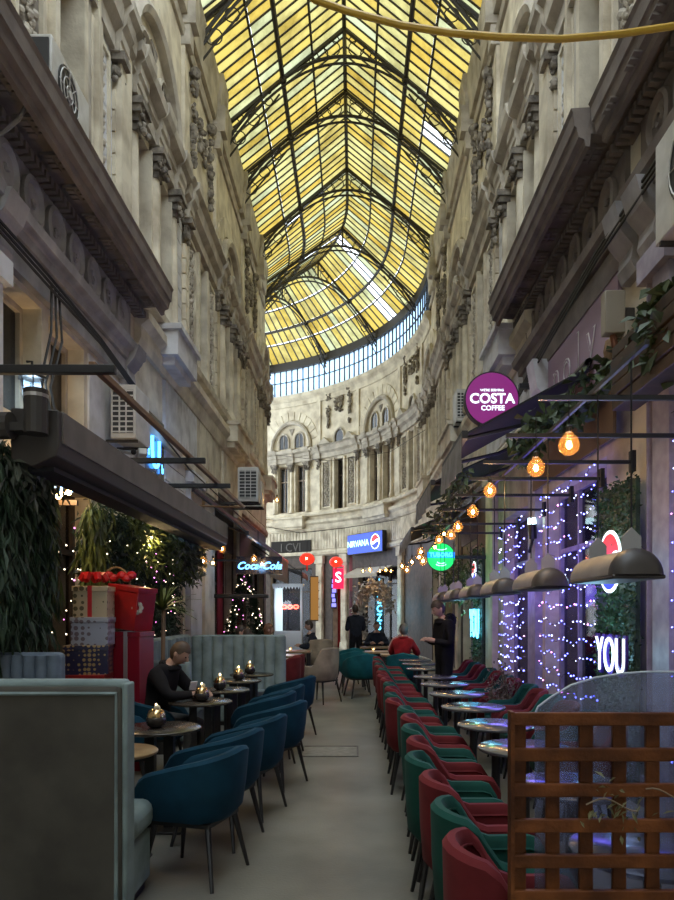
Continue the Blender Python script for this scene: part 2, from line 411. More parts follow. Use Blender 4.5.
def facade(W, As, Bs, wall, umin, umax, rng):
    def ok(c): return umin <= c <= umax
    for c in As:
        if not ok(c): continue
        for s in (-1.02, 0, 1.02): column(W, c + s, 6.12, 8.32, wall)
        # surround of each window
        for s in (-.55, .55):
            b = MB()
            for q in (-.36, .31): b.wbox(W, c + s + q, c + s + q + .05, 6.15, 8.3, 0, .05)
            b.build('window_architrave', STONE, wall)
        # balcony-like sill block
        if c > 9:
            a0, a1 = (c + .05, c + 1.3) if c < 13 else (c - .95, c + .95)
            b = MB(); b.wbox(W, a0, a1, 5.45, 5.82, 0, .36); b.wbox(W, a0 - .05, a1 + .05, 5.82, 5.9, 0, .42); b.wbox(W, a0 + .1, a1 - .1, 5.33, 5.45, 0, .28)
            b.build('sill_block', PAINT if c < 13 else STONE, wall)
        # entablature with forward breaks
        b = MB(); b.sweep(W, [(0, 8.42), (.10, 8.42), (.10, 8.62), (.14, 8.66), (.14, 8.78), (.26, 8.84), (.28, 8.96), (0, 9.0)], c - 1.4, c + 1.4)
        b.build('entablature', STONE2, wall)
        for s in (-1.05, 0, 1.05):
            b = MB(); b.sweep(W, [(0, 8.4), (.15, 8.4), (.15, 8.5), (.17, 8.52), (.17, 8.62), (.2, 8.66), (.2, 8.78), (.26, 8.82), (.3, 8.9), (.31, 9.02), (0, 9.06)], c + s - .2, c + s + .2); b.build('entablature_break', STONE2, wall)
        # big blind arch: archivolt ring, voussoirs, two small round-headed lights
        b = MB()
        rr = [(1.12, 0), (1.12, .12), (1.2, .16), (1.28, .12), (1.28, 0)]
        n = 18; vs = []
        for i in range(n + 1):
            a = PI * i / n
            vs += [W(c - q * math.cos(a), 9.05 + q * math.sin(a), d) for q, d in rr]
        k = len(rr); b.add(vs, [(i * k + j, i * k + j + k, i * k + j + 1 + k, i * k + j + 1) for i in range(n) for j in range(k - 1)])
        b.build('archivolt', STONE2, wall)
        n = 13
        for i in range(n):
            a0 = PI * (i + .06) / n; a1 = PI * (i + .94) / n
            poly = [(q * math.cos(a), q * math.sin(a)) for q, a in ((1.33, a0), (1.72, a0), (1.72, (a0 + a1) / 2), (1.72, a1), (1.33, a1))]
            MB().prism(poly, lambda x, y: W(c - x, 9.05 + y, 0), lambda x, y: W(c - x, 9.05 + y, .035)).build('voussoir', STONE, wall)
        for s in (-.48, .48):
            poly = [(-.27, 0), (.27, 0)] + [(.27 * math.cos(PI * k / 8), .38 + .27 * math.sin(PI * k / 8)) for k in range(9)]
            MB().prism(poly, lambda x, y: W(c + s + x, 9.1 + y, 0), lambda x, y: W(c + s + x, 9.1 + y, .012)).build('lunette_pane', GLASSD, wall)
            b = MB(); pts = [W(c + s - .3, 9.05, .03)] + [W(c + s - .3 * math.cos(PI * k / 8), 9.48 + .3 * math.sin(PI * k / 8), .03) for k in range(9)] + [W(c + s + .3, 9.05, .03)]
            b.tube(pts, .045, 5); b.tube([W(c + s, 9.1, .02), W(c + s, 9.75, .02)], .015, 4); b.build('lunette_frame', STONE2, wall)
        MB().prism([(-.16, .2), (.16, .2), (0, -.1)], lambda x, y: W(c + x, 9.78 + y, 0), lambda x, y: W(c + x, 9.78 + y, .03)).build('spandrel_panel', STONED, wall)
    for c in Bs:
        if not ok(c): continue
        for s in (-.88, .88):
            b = MB()
            for q in ((-.3, -.24), (.24, .3)): b.wbox(W, c + s + q[0], c + s + q[1], 6.2, 8.3, 0, .06)
            b.wbox(W, c + s - .24, c + s + .24, 6.2, 6.26, 0, .06); b.wbox(W, c + s - .24, c + s + .24, 8.24, 8.3, 0, .06)
            b.build('panel_frame', STONE, wall)
            MB().wbox(W, c + s - .24, c + s + .24, 6.26, 8.24, 0, .012).build('panel_ground', STONED, wall)
            b = MB()
            for k in range(44): 
                z = 6.34 + 1.82 * k / 43; u = c + s + .13 * math.sin(k * .75) * (1 if k % 2 else -1)
                b.ball(W(u, z, .02), .035 + .02 * rng.random(), 5, 4)
                b.ball(W(c + s + .04 * math.sin(k), z, .03), .022, 5, 4)
            b.build('relief_scrollwork', STONE2, wall)
            # pediment over the panel
            MB().prism([(-.42, 0), (.42, 0), (0, .3)], lambda x, y: W(c + s + x, 9.0 + y, 0), lambda x, y: W(c + s + x, 9.0 + y, .24)).build('pediment', STONE2, wall)
            b = MB(); ornament(b, W, c + s * .85, 9.75, 11.45, .34, .05, 46, rng); b.ball(W(c + s * .85, 11.45, .08), .11, 8, 6); b.build('hanging_festoon', STONED, wall)
        for q in (-.42, .31):
            MB().wbox(W, c + q, c + q + .11, 6.1, 8.35, 0, .08).build('window_architrave', STONE, wall)
        b = MB(); b.sweep(W, [(0, 8.42), (.10, 8.42), (.10, 8.62), (.2, 8.7), (.22, 8.9), (.3, 8.96), (0, 9.0)], c - 1.72, c + 1.72); b.build('entablature', STONE2, wall)
        poly = [(-.3, 0), (.3, 0)] + [(.3 * math.cos(PI * k / 8), .2 + .3 * math.sin(PI * k / 8)) for k in range(9)]
        MB().prism(poly, lambda x, y: W(c + x, 9.05 + y, 0), lambda x, y: W(c + x, 9.05 + y, .012)).build('lunette_pane', GLASSD, wall)
        b = MB(); b.tube([W(c - .34, 9.02, .03)] + [W(c - .34 * math.cos(PI * k / 8), 9.25 + .34 * math.sin(PI * k / 8), .03) for k in range(9)] + [W(c + .34, 9.02, .03)], .05, 5); b.build('lunette_frame', STONE2, wall)
        b = MB(); ornament(b, W, c, 10.35, 10.95, .7, .04, 40, rng, False); b.build('cartouche', STONED, wall)
        for s in (-1.42, 1.3):
            rustic(W, c + s, c + s + .14, 6.15, 8.0, 7, .07, STONE, wall)
            b = MB(); ornament(b, W, c + s + .07, 8.02, 8.36, .22, .07, 16, rng, False); b.wbox(W, c + s - .05, c + s + .19, 8.32, 8.42, 0, .2); b.build('capital', STONED, wall)
            # tall pilaster strip above, with a console under the cornice
            MB().wbox(W, c + s - .04, c + s + .18, 9.05, 11.4, 0, .06).build('pilaster_strip', STONE, wall)
            if not (W is WR and c > 23):
                b = MB(); b.wbox(W, c + s - .06, c + s + .2, 11.4, 11.75, 0, .16); b.wbox(W, c + s - .08, c + s + .22, 11.75, 12.3, 0, .26); b.build('console', STONE2, wall)
            b = MB(); b.sweep(W, [(0, 8.4), (.16, 8.4), (.16, 8.5), (.18, 8.52), (.18, 8.64), (.24, 8.72), (.26, 8.84), (.32, 8.9), (.33, 9.0), (0, 9.05)], c + s - .08, c + s + .22); b.build('entablature_break', STONE2, wall)
rngf = random.Random(3)
facade(WL, A_L, B_L, wall_left, 3.5, 24, rngf)
facade(WR, A_R, B_R, wall_right, 3.5, 36, rngf)
def moulding(name, W, prof, u0, u1, m, wall): MB().sweep(W, prof, u0, u1).build(name, m, wall)
for W, wall, ue in ((WL, wall_left, 30), (WR, wall_right, 38.5)):
    moulding('sill_course', W, [(0, 5.9), (.16, 5.92), (.18, 6.02), (.08, 6.1), (0, 6.1)], 9.5, ue, STONE, wall)
    moulding('belt_course', W, [(0, 5.25), (.06, 5.25), (.10, 5.35), (.10, 5.5), (.2, 5.58), (.2, 5.7), (0, 5.74)], 9.5, ue, STONE, wall)
    moulding('lower_string_course', W, [(0, 4.15), (.10, 4.15), (.12, 4.25), (.06, 4.35), (0, 4.35)], 9.5, ue, STONE, wall)
    # upright fluting of the mezzanine band
    k = 0; u = 9.7
    while u < ue - .3:
        if not any(m[0] - .1 < u < m[1] + .1 for m in (MEZ_L if W is WL else [])):
            MB().wbox(W, u, u + .165, 4.4, 5.22, 0, .05, .2).build('fluted_board', PAINT if u < 13 else STONE, wall)
        u += .2
    # top cornice of the straight walls
    moulding('top_cornice', W, [(0, 12.0), (.08, 12.0), (.10, 12.2), (.10, 12.35), (.11, 12.5), (.14, 12.62), (.15, 12.9), (0, 12.92)], -9, 23, STONE2, wall)
    moulding('frieze_moulding', W, [(0, 11.55), (.05, 11.55), (.08, 11.65), (0, 11.7)], -9, 23, STONE2, wall)
    for c in ([x + s for x in (4.1, 10.4, 16.7, 23.0) for s in (-1.64, 1.64)]):
        if 8 < c < 22.5:
            b = MB(); b.sweep(W, [(0, 11.9), (.12, 11.9), (.14, 12.2), (.17, 12.34), (.18, 12.55), (.22, 12.66), (.23, 12.96), (0, 12.97)], c - .3, c + .3); b.build('cornice_break', STONE2, wall)
moulding('bend_cornice', WR, [(0, 11.0), (.05, 11.0), (.08, 11.2), (.2, 11.34), (.22, 11.5), (0, 11.52)], 23, 38.5, STONE, wall_right)
# tall near pilasters and scored ashlar on the upper floor, both sides
for W, wall in ((WL, wall_left), (WR, wall_right)):
    MB().wbox(W, 8.58, 8.98, 6.15, 12, 0, .14).build('tall_pilaster', STONE, wall)
    for k in range(12): MB().wbox(W, 8.16, 8.55, 6.2 + k * .48, 6.66 + k * .48, 0, .03).build('ashlar_block', PAINT, wall)
    MB().wbox(W, 8.02, 8.12, 6.15, 12, 0, .08).build('reeded_strip', STONE, wall); MB().wbox(W, 7.9, 7.98, 6.15, 12, 0, .11).build('reeded_strip', STONE, wall)
    MB().wbox(W, 7.66, 7.84, 6.15, 12, 0, .05).build('reeded_strip', STONE2, wall)
    for k in range(8): MB().wbox(W, 11.62, 11.9, 6.2 + k * .27, 6.45 + k * .27, 0, .05).build('ashlar_block', PAINT, wall)
# ---- the heavy shop cornice near the camera on each side
def shop_cornice(W, wall, u0, u1, dz, proj, m, mr, cz=0):
    z = dz + cz
    moulding('shop_cornice', W, [(0, 5.6 + z), (.1, 5.6 + z), (.12, 5.72 + z), (proj - .16, 5.74 + z), (proj - .15, 5.62 + z), (proj - .11, 5.63 + z), (proj - .10, 5.69 + z), (proj - .05, 5.71 + z), (proj - .03, 5.80 + z), (proj - .01, 5.81 + z), (proj, 5.93 + z), (proj + .02, 5.97 + z), (0, 6.0 + z)], u0, u1, m, wall)
    u = u0 + .12
    while u < u1 - .3:
        b = MB(); b.wbox(W, u, u + .26, 5.70 + z, 5.76 + z, .17, proj - .16)
        for i in range(3):
            for j in range(2): b.wbox(W, u + .03 + .075 * i, u + .08 + .075 * i, 5.685 + z, 5.70 + z, .2 + .1 * j, .27 + .1 * j)
        b.build('mutule', m, wall); u += .48
    d = MB(); u = u0 + .02
    while u < u1 - .06: d.wbox(W, u, u + .055, 5.58 + z, 5.66 + z, .06, .17); u += .1
    stuff(d.build('dentils', m, wall))
    z = dz
    moulding('frieze_band', W, [(0, 5.02 + z), (.05, 5.02 + z), (.05, 5.6 + z), (0, 5.6 + z)], u0, u1 - .3, mr, wall)
    u = u1 - .72; k = 0
    while u > u0:
        b = MB(); f0 = lambda q, zz, dd: W(u + q, 5.32 + z + zz, dd)
        pr = [(.205, .05), (.205, .095), (.17, .11), (.145, .07), (.05, .065), (0, .065)]
        n = 18; vs = []
        for i in range(n):
            a = 2 * PI * i / n; vs += [f0(r * math.cos(a), r * math.sin(a) * 1.1, dd) for r, dd in pr]
        q = len(pr); b.add(vs, [(i * q + j, ((i + 1) % n) * q + j, ((i + 1) % n) * q + j + 1, i * q + j + 1) for i in range(n) for j in range(q - 1)])
        o = b.build('roundel', mr, wall, smooth=True)
        t = MB(); t.tube([f0(.09 * math.cos(a) * (1 - a / 9), .1 * math.sin(a) * (1 - a / 9), .075) for a in [x * .5 + k for x in range(13)]], .022, 5); t.build('roundel_scroll', mr, o)
        f = MB()
        for j in range(2): f.wbox(W, u + .215 + j * .022, u + .23 + j * .022, 5.08 + z, 5.56 + z, .05, .068)
        f.build('frieze_flutes', mr, wall)
        u -= .485; k += 1
    moulding('architrave', W, [(0, 4.82 + z), (.12, 4.82 + z), (.13, 4.9 + z), (.2, 4.94 + z), (.22, 5.02 + z), (0, 5.04 + z)], u0, u1 - .15, mr, wall)
    moulding('architrave_fascia', W, [(0, 4.56 + z), (.07, 4.56 + z), (.09, 4.7 + z), (.09, 4.8 + z), (0, 4.82 + z)], u0, u1 - .3, mr, wall)
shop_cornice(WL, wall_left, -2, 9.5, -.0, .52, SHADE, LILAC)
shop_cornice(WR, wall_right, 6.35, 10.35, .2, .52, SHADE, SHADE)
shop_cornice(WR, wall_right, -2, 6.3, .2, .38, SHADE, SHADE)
# scrolled consoles carrying the cornices
def console(W, u, z, wall, m, h=.5):
    poly = [(0, 0), (.08, 0), (.12, .1), (.1, .22), (.2, .34), (.26, h), (0, h)]
    MB().prism(poly, lambda d, y: W(u - .16, z + y, d), lambda d, y: W(u + .16, z + y, d)).build('scroll_console', m, wall)
console(WL, 5.75, 4.5, wall_left, LILAC); console(WL, 9.05, 4.5, wall_left, LILAC)
console(WR, 6.2, 4.55, wall_right, LILAC, .6); console(WR, 9.0, 4.1, wall_right, PAINT, .7); console(WR, 5.75, 4.55, wall_right, LILAC, .55)
# ground-floor piers in white plaster
for (W, wall, a, c, z1, m) in ((WL, wall_left, 12.35, 13.3, 4.1, PAINT), (WL, wall_left, 13.5, 14.5, 4.1, STONE), (WL, wall_left, 9.35, 9.7, 4.1, PAINT), (WL, wall_left, 17.1, 17.6, 4.1, STONE), (WL, wall_left, 5.1, 5.8, 4.5, PAINT),
        (WR, wall_right, 5.32, 5.68, 4.5, VFRAME), (WR, wall_right, 5.72, 5.8, 4.5, VFRAME), (WR, wall_right, 9.3, 9.75, 4.0, VFRAME), (WR, wall_right, 12.2, 12.9, 4.1, STONE), (WR, wall_right, 16.35, 16.85, 4.1, STONE), (WR, wall_right, 19.5, 20.0, 4.1, STONE)):
    b = MB(); b.wbox(W, a, c, 0, .25, 0, .14); b.wbox(W, a + .03, c - .03, .25, z1 - .2, 0, .1); b.wbox(W, a - .02, c + .02, z1 - .2, z1, 0, .16)
    b.build('pier', m, wall)
# dark timber sheathing between the shopfronts
SHEATH = mat('dark_shopfront_timber', (.085, .058, .042), .65, var=(.045, .03, .022), scale=7)
for W, wall, spans in ((WR, wall_right, [(12.9, 14.1), (16.2, 16.35), (16.85, 17.0), (19.3, 19.5), (20.0, 20.2), (22.4, far[2][0]), (far[2][1], far[1][0]), (far[1][1], far[0][0]), (far[0][1], 38.5)]), (WL, wall_left, [(14.5, 14.7), (17.0, 17.1), (17.6, 17.7), (20.0, 20.6), (22.8, 24.0)])):
    for a, c in spans: MB().wbox(W, a, c, .05, 4.1, 0, .03).build('timber_panel', SHEATH, wall)
    for o in (SHOP_R[3:] if W is WR else SHOP_L[2:5]): MB().wbox(W, o[0], o[1], o[3], 4.1, 0, .03).build('timber_panel', SHEATH, wall)
for o in far: MB().wbox(WR, o[0], o[1], o[3], 4.1, 0, .03).build('timber_panel', SHEATH, wall_right)
# piers of the far bend
for px in (321, 346, 403):
    u = u_right(px); b = MB(); b.wbox(WR, u - .22, u + .22, 0, 4.1, 0, .14); b.wbox(WR, u - .28, u + .28, 3.75, 4.1, 0, .2); b.wbox(WR, u - .26, u + .26, 0, .3, 0, .18); b.build('pier', STONE, wall_right)
    for k in range(9): MB().wbox(WR, u - .18, u + .18, .4 + k * .36, .72 + k * .36, .14, .17).build('pier_block', STONE, wall_right)
# plain painted lower wall on the near left, scored panels
MB().wbox(WL, 7.85, 9.35, 3.0, 4.5, 0, .02).build('plaster_panel', PAINT, wall_left)
MB().wbox(WL, 9.55, 12.3, 2.95, 3.4, 0, .02).build('plaster_panel', PAINT, wall_left)
for k in range(3): MB().wbox(WL, 11.0, 12.25, 3.42 + k * .27, 3.67 + k * .27, 0, .025).build('ashlar_block', PAINT, wall_left)

# ------------------------------------------------------------------ glazed roof
ceiling = bpy.data.objects.new('ceiling', None); C.objects.link(ceiling); struct(ceiling)
TB = [0, .27, .52, .70, 1.0]; ZR, ZE, HW = 15.2, 12.95, 2.75
def rp(s, side, t, dz=0): return RF(s, side * t * HW, ZR - (ZR - ZE) * t + dz)
PM = pane_mat(); CLEAR = glass('clear_roof_glass', tint=(.98, .99, 1), alpha=.92, body=(.5, .55, .6))
ROW = .27; s0 = 23 - 37 * .27; nrow = 37
clear = {(15, 1, 3), (16, 1, 3), (31, -1, 1), (32, -1, 2)}
pm = {}
for i in range(nrow):
    for side in (-1, 1):
        for k in range(4):
            key = (side, k)
            if key not in pm:
                t0, t1 = TB[k] + .008, TB[k + 1] - .008
                c = rp(0, side, (t0 + t1) / 2)
                b = MB()
                b.add([rp(a, side, t) - c for a, t in ((.02, t0), (ROW - .02, t0), (ROW - .02, t1), (.02, t1))], [(0, 1, 2, 3)])
                pm[key] = (b.mesh('pane', PM), b.mesh('pane', CLEAR), c)
            me = pm[key][1 if (i, side, k) in clear else 0]
            o = bpy.data.objects.new('pane', me); C.objects.link(o); o.parent = ceiling; o.location = pm[key][2] + Vector((0, s0 + i * ROW, 0))
# the rest of the panes: just before the first row and round the bend
b = MB(); bc = MB()
def panes(b, sa, sb, skip=()):
    for side in (-1, 1):
        for k in range(4):
            t0, t1 = TB[k] + .008, TB[k + 1] - .008
            (bc if (side, k) in skip else b).add([rp(sa + .02, side, t0), rp(sb - .02, side, t0), rp(sb - .02, side, t1), rp(sa + .02, side, t1)], [(0, 1, 2, 3)])
s = s0
while s > 9.8: panes(b, s - ROW, s); s -= ROW  # roof left open above and behind the camera, to light the near walls
s = 23.0
k_ = 0
while s < 33.5:
    panes(b, s, s + ROW, {8: ((-1, 0), (-1, 1), (1, 0)), 9: ((1, 0), (1, 1)), 10: ((1, 1), (1, 2)), 11: ((1, 2), (1, 3)), 12: ((1, 3),)}.get(k_, ())); s += ROW; k_ += 1
stuff(b.build('far_panes', PM, ceiling)); stuff(bc.build('clear_panes', CLEAR, ceiling))
bm_ = {}
def bar(s, side, w=.018):
    return MB().add([rp(s + a, side, t, dz) for t in (0, 1) for a, dz in ((-w, -.03), (w, -.03), (w, .02), (-w, .02))], [(0, 1, 2, 3), (4, 5, 6, 7), (0, 4, 5, 1), (1, 5, 6, 2), (2, 6, 7, 3), (3, 7, 4, 0)])
for side in (-1, 1):
    me = bar(0, side).mesh('glazing_bar', IRON)
    s = s0 - ROW * 12
    while s < 22.99: o = bpy.data.objects.new('glazing_bar', me); C.objects.link(o); o.parent = ceiling; o.location = (0, s, 0); s += ROW
    while s < 33.5: bar(s, side).build('glazing_bar', IRON, ceiling); s += ROW
ss = [9.8, 12] + [23 + .7 * k for k in range(16)]
for side in (-1, 1):
    for t, r in ((0, .05), (.27, .028), (.52, .055), (.70, .028), (1.0, .09)):
        if t == 0 and side == 1: continue
        MB().tube([rp(s, side, t, -.04) for s in ss], r, 6).build('ridge_beam' if t == 0 else 'purlin', IRON, ceiling)
# arched trusses with scroll rings
def truss(s):
    def q(w, z): return RF(s, w, z)
    def arch(w, off=0): return 14.5 - off - .265 * w * w
    b = MB(); ws = [-2.7 + 5.4 * i / 24 for i in range(25)]
    b.tube([q(x, arch(x)) for x in ws], .04, 5); b.tube([q(x, arch(x, .16)) for x in ws], .03, 5)
    for sd in (-1, 1): b.tube([rp(s, sd, t, -.07) for t in (0, 1)], .045, 5)
    b.tube([q(0, arch(0)), q(0, 15.1)], .035, 5)
    for sd in (-1, 1):
        b.tube([q(sd * 1.43, arch(1.43)), q(sd * 1.43, 14.0)], .03, 5)
        b.ball(q(sd * 1.43, arch(1.43)), .1, 6, 5)
    o = b.build('truss', IRON, ceiling)
    c = MB()
    def ring(w, z, r): c.tube([q(w + r * math.cos(a), z + r * math.sin(a)) for a in [2 * PI * k / 14 for k in range(14)]], .014, 4, True)
    for sd in (-1, 1):
        for w, f in ((.28, .5), (.75, .5), (1.1, .5), (1.75, .5), (2.1, .45), (2.4, .42)):
            lo = arch(w); hi = 15.1 - 2.25 * w / 2.75; r = max(.05, (hi - lo) * .46)
            ring(sd * w, (lo + hi) / 2, r)
        ring(sd * .5, arch(.5) + .13, .12); ring(sd * .2, 14.88, .08)
        ring(sd * 2.45, arch(2.45) - .3, .16); ring(sd * 2.1, arch(2.1) - .3, .14); ring(sd * 1.75, arch(1.75) - .24, .09)
        c.tube([q(sd * 2.72, 12.1), q(sd * 2.45, 12.45), q(sd * 2.0, 12.98), q(sd * 1.5, 13.62)], .025, 4)
    c.build('scroll_rings', IRON, o)
for s in (13.4, 16.25, 18.2, 21.4, 24.7, 27.3, 29.7, 32): truss(s)
# clerestory windows round the outer bend
b = MB(); b.sweep(WR, [(-.12, 12.7), (.12, 12.7), (.12, 13.05), (-.12, 13.05)], 22.6, 38.5); b.build('roof_edge_beam', IRON, ceiling)
CLG = bpy.data.materials.new('pale_blue_frosted_glass'); CLG.use_nodes = True; nt = CLG.node_tree
tl = nt.nodes.new('ShaderNodeBsdfTranslucent'); tl.inputs[0].default_value = (.62, .74, .86, 1)
nt.links.new(tl.outputs[0], nt.nodes['Material Output'].inputs['Surface'])
u = 23.0
while u < 38:
    MB().wbox(WR, u + .02, u + .33, 11.55, 12.15, -.02, -.01).build('clerestory_pane', CLG, wall_right); MB().wbox(WR, u + .02, u + .33, 12.18, 12.68, -.02, -.01).build('clerestory_pane', CLG, wall_right)
    MB().wbox(WR, u - .02, u + .02, 11.5, 12.7, -.04, .04).build('clerestory_bar', IRON, wall_right); u += .35
MB().wbox(WR, 23, 38, 12.15, 12.18, -.04, .03).build('clerestory_rail', IRON, wall_right)
# ------------------------------------------------------------------ seating
def velvet(name, c): return mat(name, c, .75, var=tuple(x * .55 for x in c), scale=5, sheen=.1, spec=.12, contrast=(.25, .6))
V_RED = velvet('wine_red_velvet', (.145, .02, .023)); V_GREEN = velvet('bottle_green_velvet', (.013, .07, .055)); V_BLUE = velvet('petrol_blue_velvet', (.008, .044, .075))
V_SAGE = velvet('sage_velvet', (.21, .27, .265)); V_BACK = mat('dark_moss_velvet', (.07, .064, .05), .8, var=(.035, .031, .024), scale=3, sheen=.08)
V_GREYB = velvet('grey_blue_velvet', (.15, .19, .24)); V_TEAL = velvet('teal_velvet', (.012, .105, .115)); V_BEIGE = velvet('beige_velvet', (.36, .29, .20)); V_OX = velvet('oxblood_leather', (.14, .02, .018))
LEG = mat('black_chair_leg', (.012, .011, .011), .45)
def chair_proto(vm, name, wdt=.46, dep=.5, hb=.82, ha=.63, z0=.36, flare=.03, th=.06, slope=False):
    """tub chair facing +x, back at -x; returns an empty with shell, piping, seat and four legs"""
    root = thing(name, 'chair', 'chair')
    n = 28; hw = wdt / 2
    def plan(t, off, z):
        # t 0..1 along the U from one arm front round the back to the other arm front
        k = flare * (z - z0) / (hb - z0)
        a = t * 2 - 1
        L = dep - hw * .75
        full = 2 * L + PI * hw * .75
        s = (a + 1) / 2 * full
        rx = hw * .75 + k; ry = hw + k
        if s < L: return Vector((dep / 2 - s, ry - off, z))
        if s > full - L: return Vector((dep / 2 - (full - s), -(ry - off), z))
        q = (s - L) / (full - 2 * L) * PI
        return Vector((dep / 2 - L - (rx - off) * math.sin(q), (ry - off) * math.cos(q), z))
    def h(t):
        a = abs(t * 2 - 1)
        if slope: return ha + (hb - ha) * (1 - a) ** .8 - .07 * max(0, (a - .85) / .15) ** 2
        if a < .28: v = 1 - .06 * (a / .28) ** 2
        elif a < .55: q = (a - .28) / .27; v = .94 * (1 - (q * q * (3 - 2 * q)))
        else: v = 0
        return ha + (hb - ha) * v - .08 * max(0, (a - .88) / .12) ** 2
    b = MB(); vs = []
    for i in range(n + 1):
        t = i / n; H = h(t)
        for off, z in ((.05, z0), (0, z0 + .06), (-.005, (z0 + H) / 2), (0, H - .02), (th * .3, H), (th * .75, H), (th, H - .025), (th, (z0 + H) / 2), (th, z0)): vs.append(plan(t, off, z))
    k = 9
    fs = [(i * k + j, i * k + j + k, i * k + (j + 1) % k + k, i * k + (j + 1) % k) for i in range(n) for j in range(k)]
    fs += [tuple(range(k)), tuple(n * k + j for j in reversed(range(k)))]
    b.add(vs, fs); sh_ = b.build('shell', vm, root, smooth=True)
    t_ = MB(); t_.tube([plan(i / n, th + .004, h(i / n) - .05) for i in range(n + 1)], .006, 4); t_.build('piping', vm, sh_)
    c = MB(); c.prism([(x, y) for x, y in [(dep / 2 + .02, -hw + .07), (dep / 2 + .02, hw - .07), (-dep / 2 + .14, hw - .07), (-dep / 2 + .07, 0), (-dep / 2 + .14, -hw + .07)]], lambda x, y: Vector((x, y, z0)), lambda x, y: Vector((x, y, .47)))
    c.build('seat', vm, root, bevel=.025)
    b = MB(); b.box(-dep / 2 + .08, dep / 2 - .04, -hw + .06, hw - .06, z0 - .025, z0); b.build('seat_base', LEG, root)
    for sx, sy in ((1, 1), (1, -1), (-1, 1), (-1, -1)):
        l = MB(); l.tube([(sx * (dep / 2 - .1), sy * (hw - .09), z0 - .01), (sx * (dep / 2 - .035), sy * (hw - .02), 0)], [.02, .011], 8); l.build('leg', LEG, root)
    return root
def place(proto, used, x, y, rz, label, group):
    o = proto if not used else copy_tree(proto)
    used.append(1); o.location = (x, y, 0); o.rotation_euler = (0, 0, rz); o['label'] = label; o['group'] = group
    return o
ORD = ['first', 'second', 'third', 'fourth', 'fifth', 'sixth', 'seventh', 'eighth', 'ninth', 'tenth', 'eleventh', 'twelfth', 'thirteenth', 'fourteenth', 'fifteenth', 'sixteenth']
pr = {'wine red': (chair_proto(V_RED, 'velvet_armchair', wdt=.40, dep=.52, flare=.022), []), 'bottle green': (chair_proto(V_GREEN, 'velvet_armchair', wdt=.40, dep=.52, flare=.022), [])}
cnt = {'wine red': 0, 'bottle green': 0}
rng = random.Random(5)
row = [2.40, 2.86, 3.36, 3.83, 4.33, 4.80, 5.30, 5.77, 6.30, 6.77, 7.30, 7.77, 8.30, 8.77, 9.30, 9.77, 10.3, 10.77, 11.3, 11.77, 12.3]
for i, y in enumerate(row):
    c = ('wine red', 'bottle green')[i % 2] if i not in (8, 13) else 'wine red'
    p, u = pr[c]; cnt[c] += 1
    place(p, u, .57 + rng.uniform(-.02, .03) + (.05 if 5 < y < 6.2 else 0), y, rng.uniform(-.06, .06), '%s velvet armchair, back to the walkway, %s of its colour from the camera' % (c, ORD[cnt[c] - 1]), 'red and green velvet armchairs along the walkway')
cnt = {'wine red': 0, 'bottle green': 0}
for i, y in enumerate([5.05, 5.5, 6.1, 6.55, 7.1, 7.55, 8.25, 8.7, 9.3, 9.75, 10.4, 10.9, 11.5]):
    c = ('wine red', 'bottle green')[i % 2]; p, u = pr[c]; cnt[c] += 1
    place(p, u, 1.68 + rng.uniform(-.02, .02), y, PI + rng.uniform(-.08, .08), '%s velvet armchair facing the walkway, %s of its colour along the right shop windows' % (c, ORD[cnt[c] - 1]), 'velvet armchairs along the shop windows')
blue, ub = chair_proto(V_BLUE, 'velvet_tub_chair', wdt=.51, dep=.54, hb=.80, ha=.62, z0=.37, flare=.05, slope=True), []
for x, y, rz, lb in ((-.97, 4.27, 2.85, 'nearest blue tub chair, in front by the large dark sofa back'), (-.96, 4.93, 2.85, 'second blue tub chair from the camera, tucked to the left round tables'), (-.86, 5.6, 2.85, 'third blue tub chair from the camera, just behind the second'),
        (-.76, 6.5, 2.75, 'blue tub chair standing alone across from the seated man in black'), (-.92, 7.22, 2.9, 'blue tub chair right behind the lone one, facing the candle tables'), (-.88, 7.88, 2.9, 'blue tub chair second from the far end of the left row'),
        (-.82, 9.0, 2.7, 'farthest blue tub chair of the left row near the sage sofa'), (-2.02, 6.0, .35, 'blue tub chair at the left wall beside the seated man')):
    place(blue, ub, x, y, rz, lb, 'blue tub chairs at the left tables')
o = place(blue, ub, -1.98, 6.95, .0, 'blue tub chair the man in the black jacket sits on', 'blue tub chairs at the left tables')
teal, ut = chair_proto(V_TEAL, 'teal_tub_chair', wdt=.58, dep=.55, hb=.84, ha=.62, slope=True), []
for x, y, rz, lb in ((.12, 13.2, 1.9, 'teal tub chair nearest the camera, beyond the red row in the walkway'), (-.02, 14.1, 1.7, 'teal tub chair in the middle of the far walkway group'), (-.1, 15.2, 1.9, 'farthest teal tub chair near the standing dark figure'), (.9, 13.35, PI / 2, 'teal tub chair holding the person in the red sweater')):
    place(teal, ut, x, y, rz, lb, 'teal tub chairs in the far walkway')
bei, ubg = chair_proto(V_BEIGE, 'beige_wing_chair', wdt=.62, dep=.6, hb=.98, ha=.66, z0=.40), []
place(bei, ubg, -.62, 12.4, 2.6, 'beige upholstered armchair standing at the left edge of the far walkway', 'beige armchairs')
place(bei, ubg, -.85, 16.2, 1.9, 'beige upholstered armchair under the seated person in dark coat, farther off', 'beige armchairs')
ox, uo = chair_proto(V_OX, 'oxblood_chair', wdt=.46, dep=.48, hb=.9, ha=.8), []
for k, (x, y) in enumerate(((-1.12, 11.1), (-1.1, 11.62), (-1.85, 13.2), (-1.9, 14.55))): place(ox, uo, x, y, 2.9 if k < 2 else 1.8, ['oxblood chair directly behind the sage sofa end', 'second oxblood chair behind the sage sofa', 'oxblood chair under the woman with long hair', 'oxblood chair farthest back on the left side'][k], 'oxblood chairs on the far left')
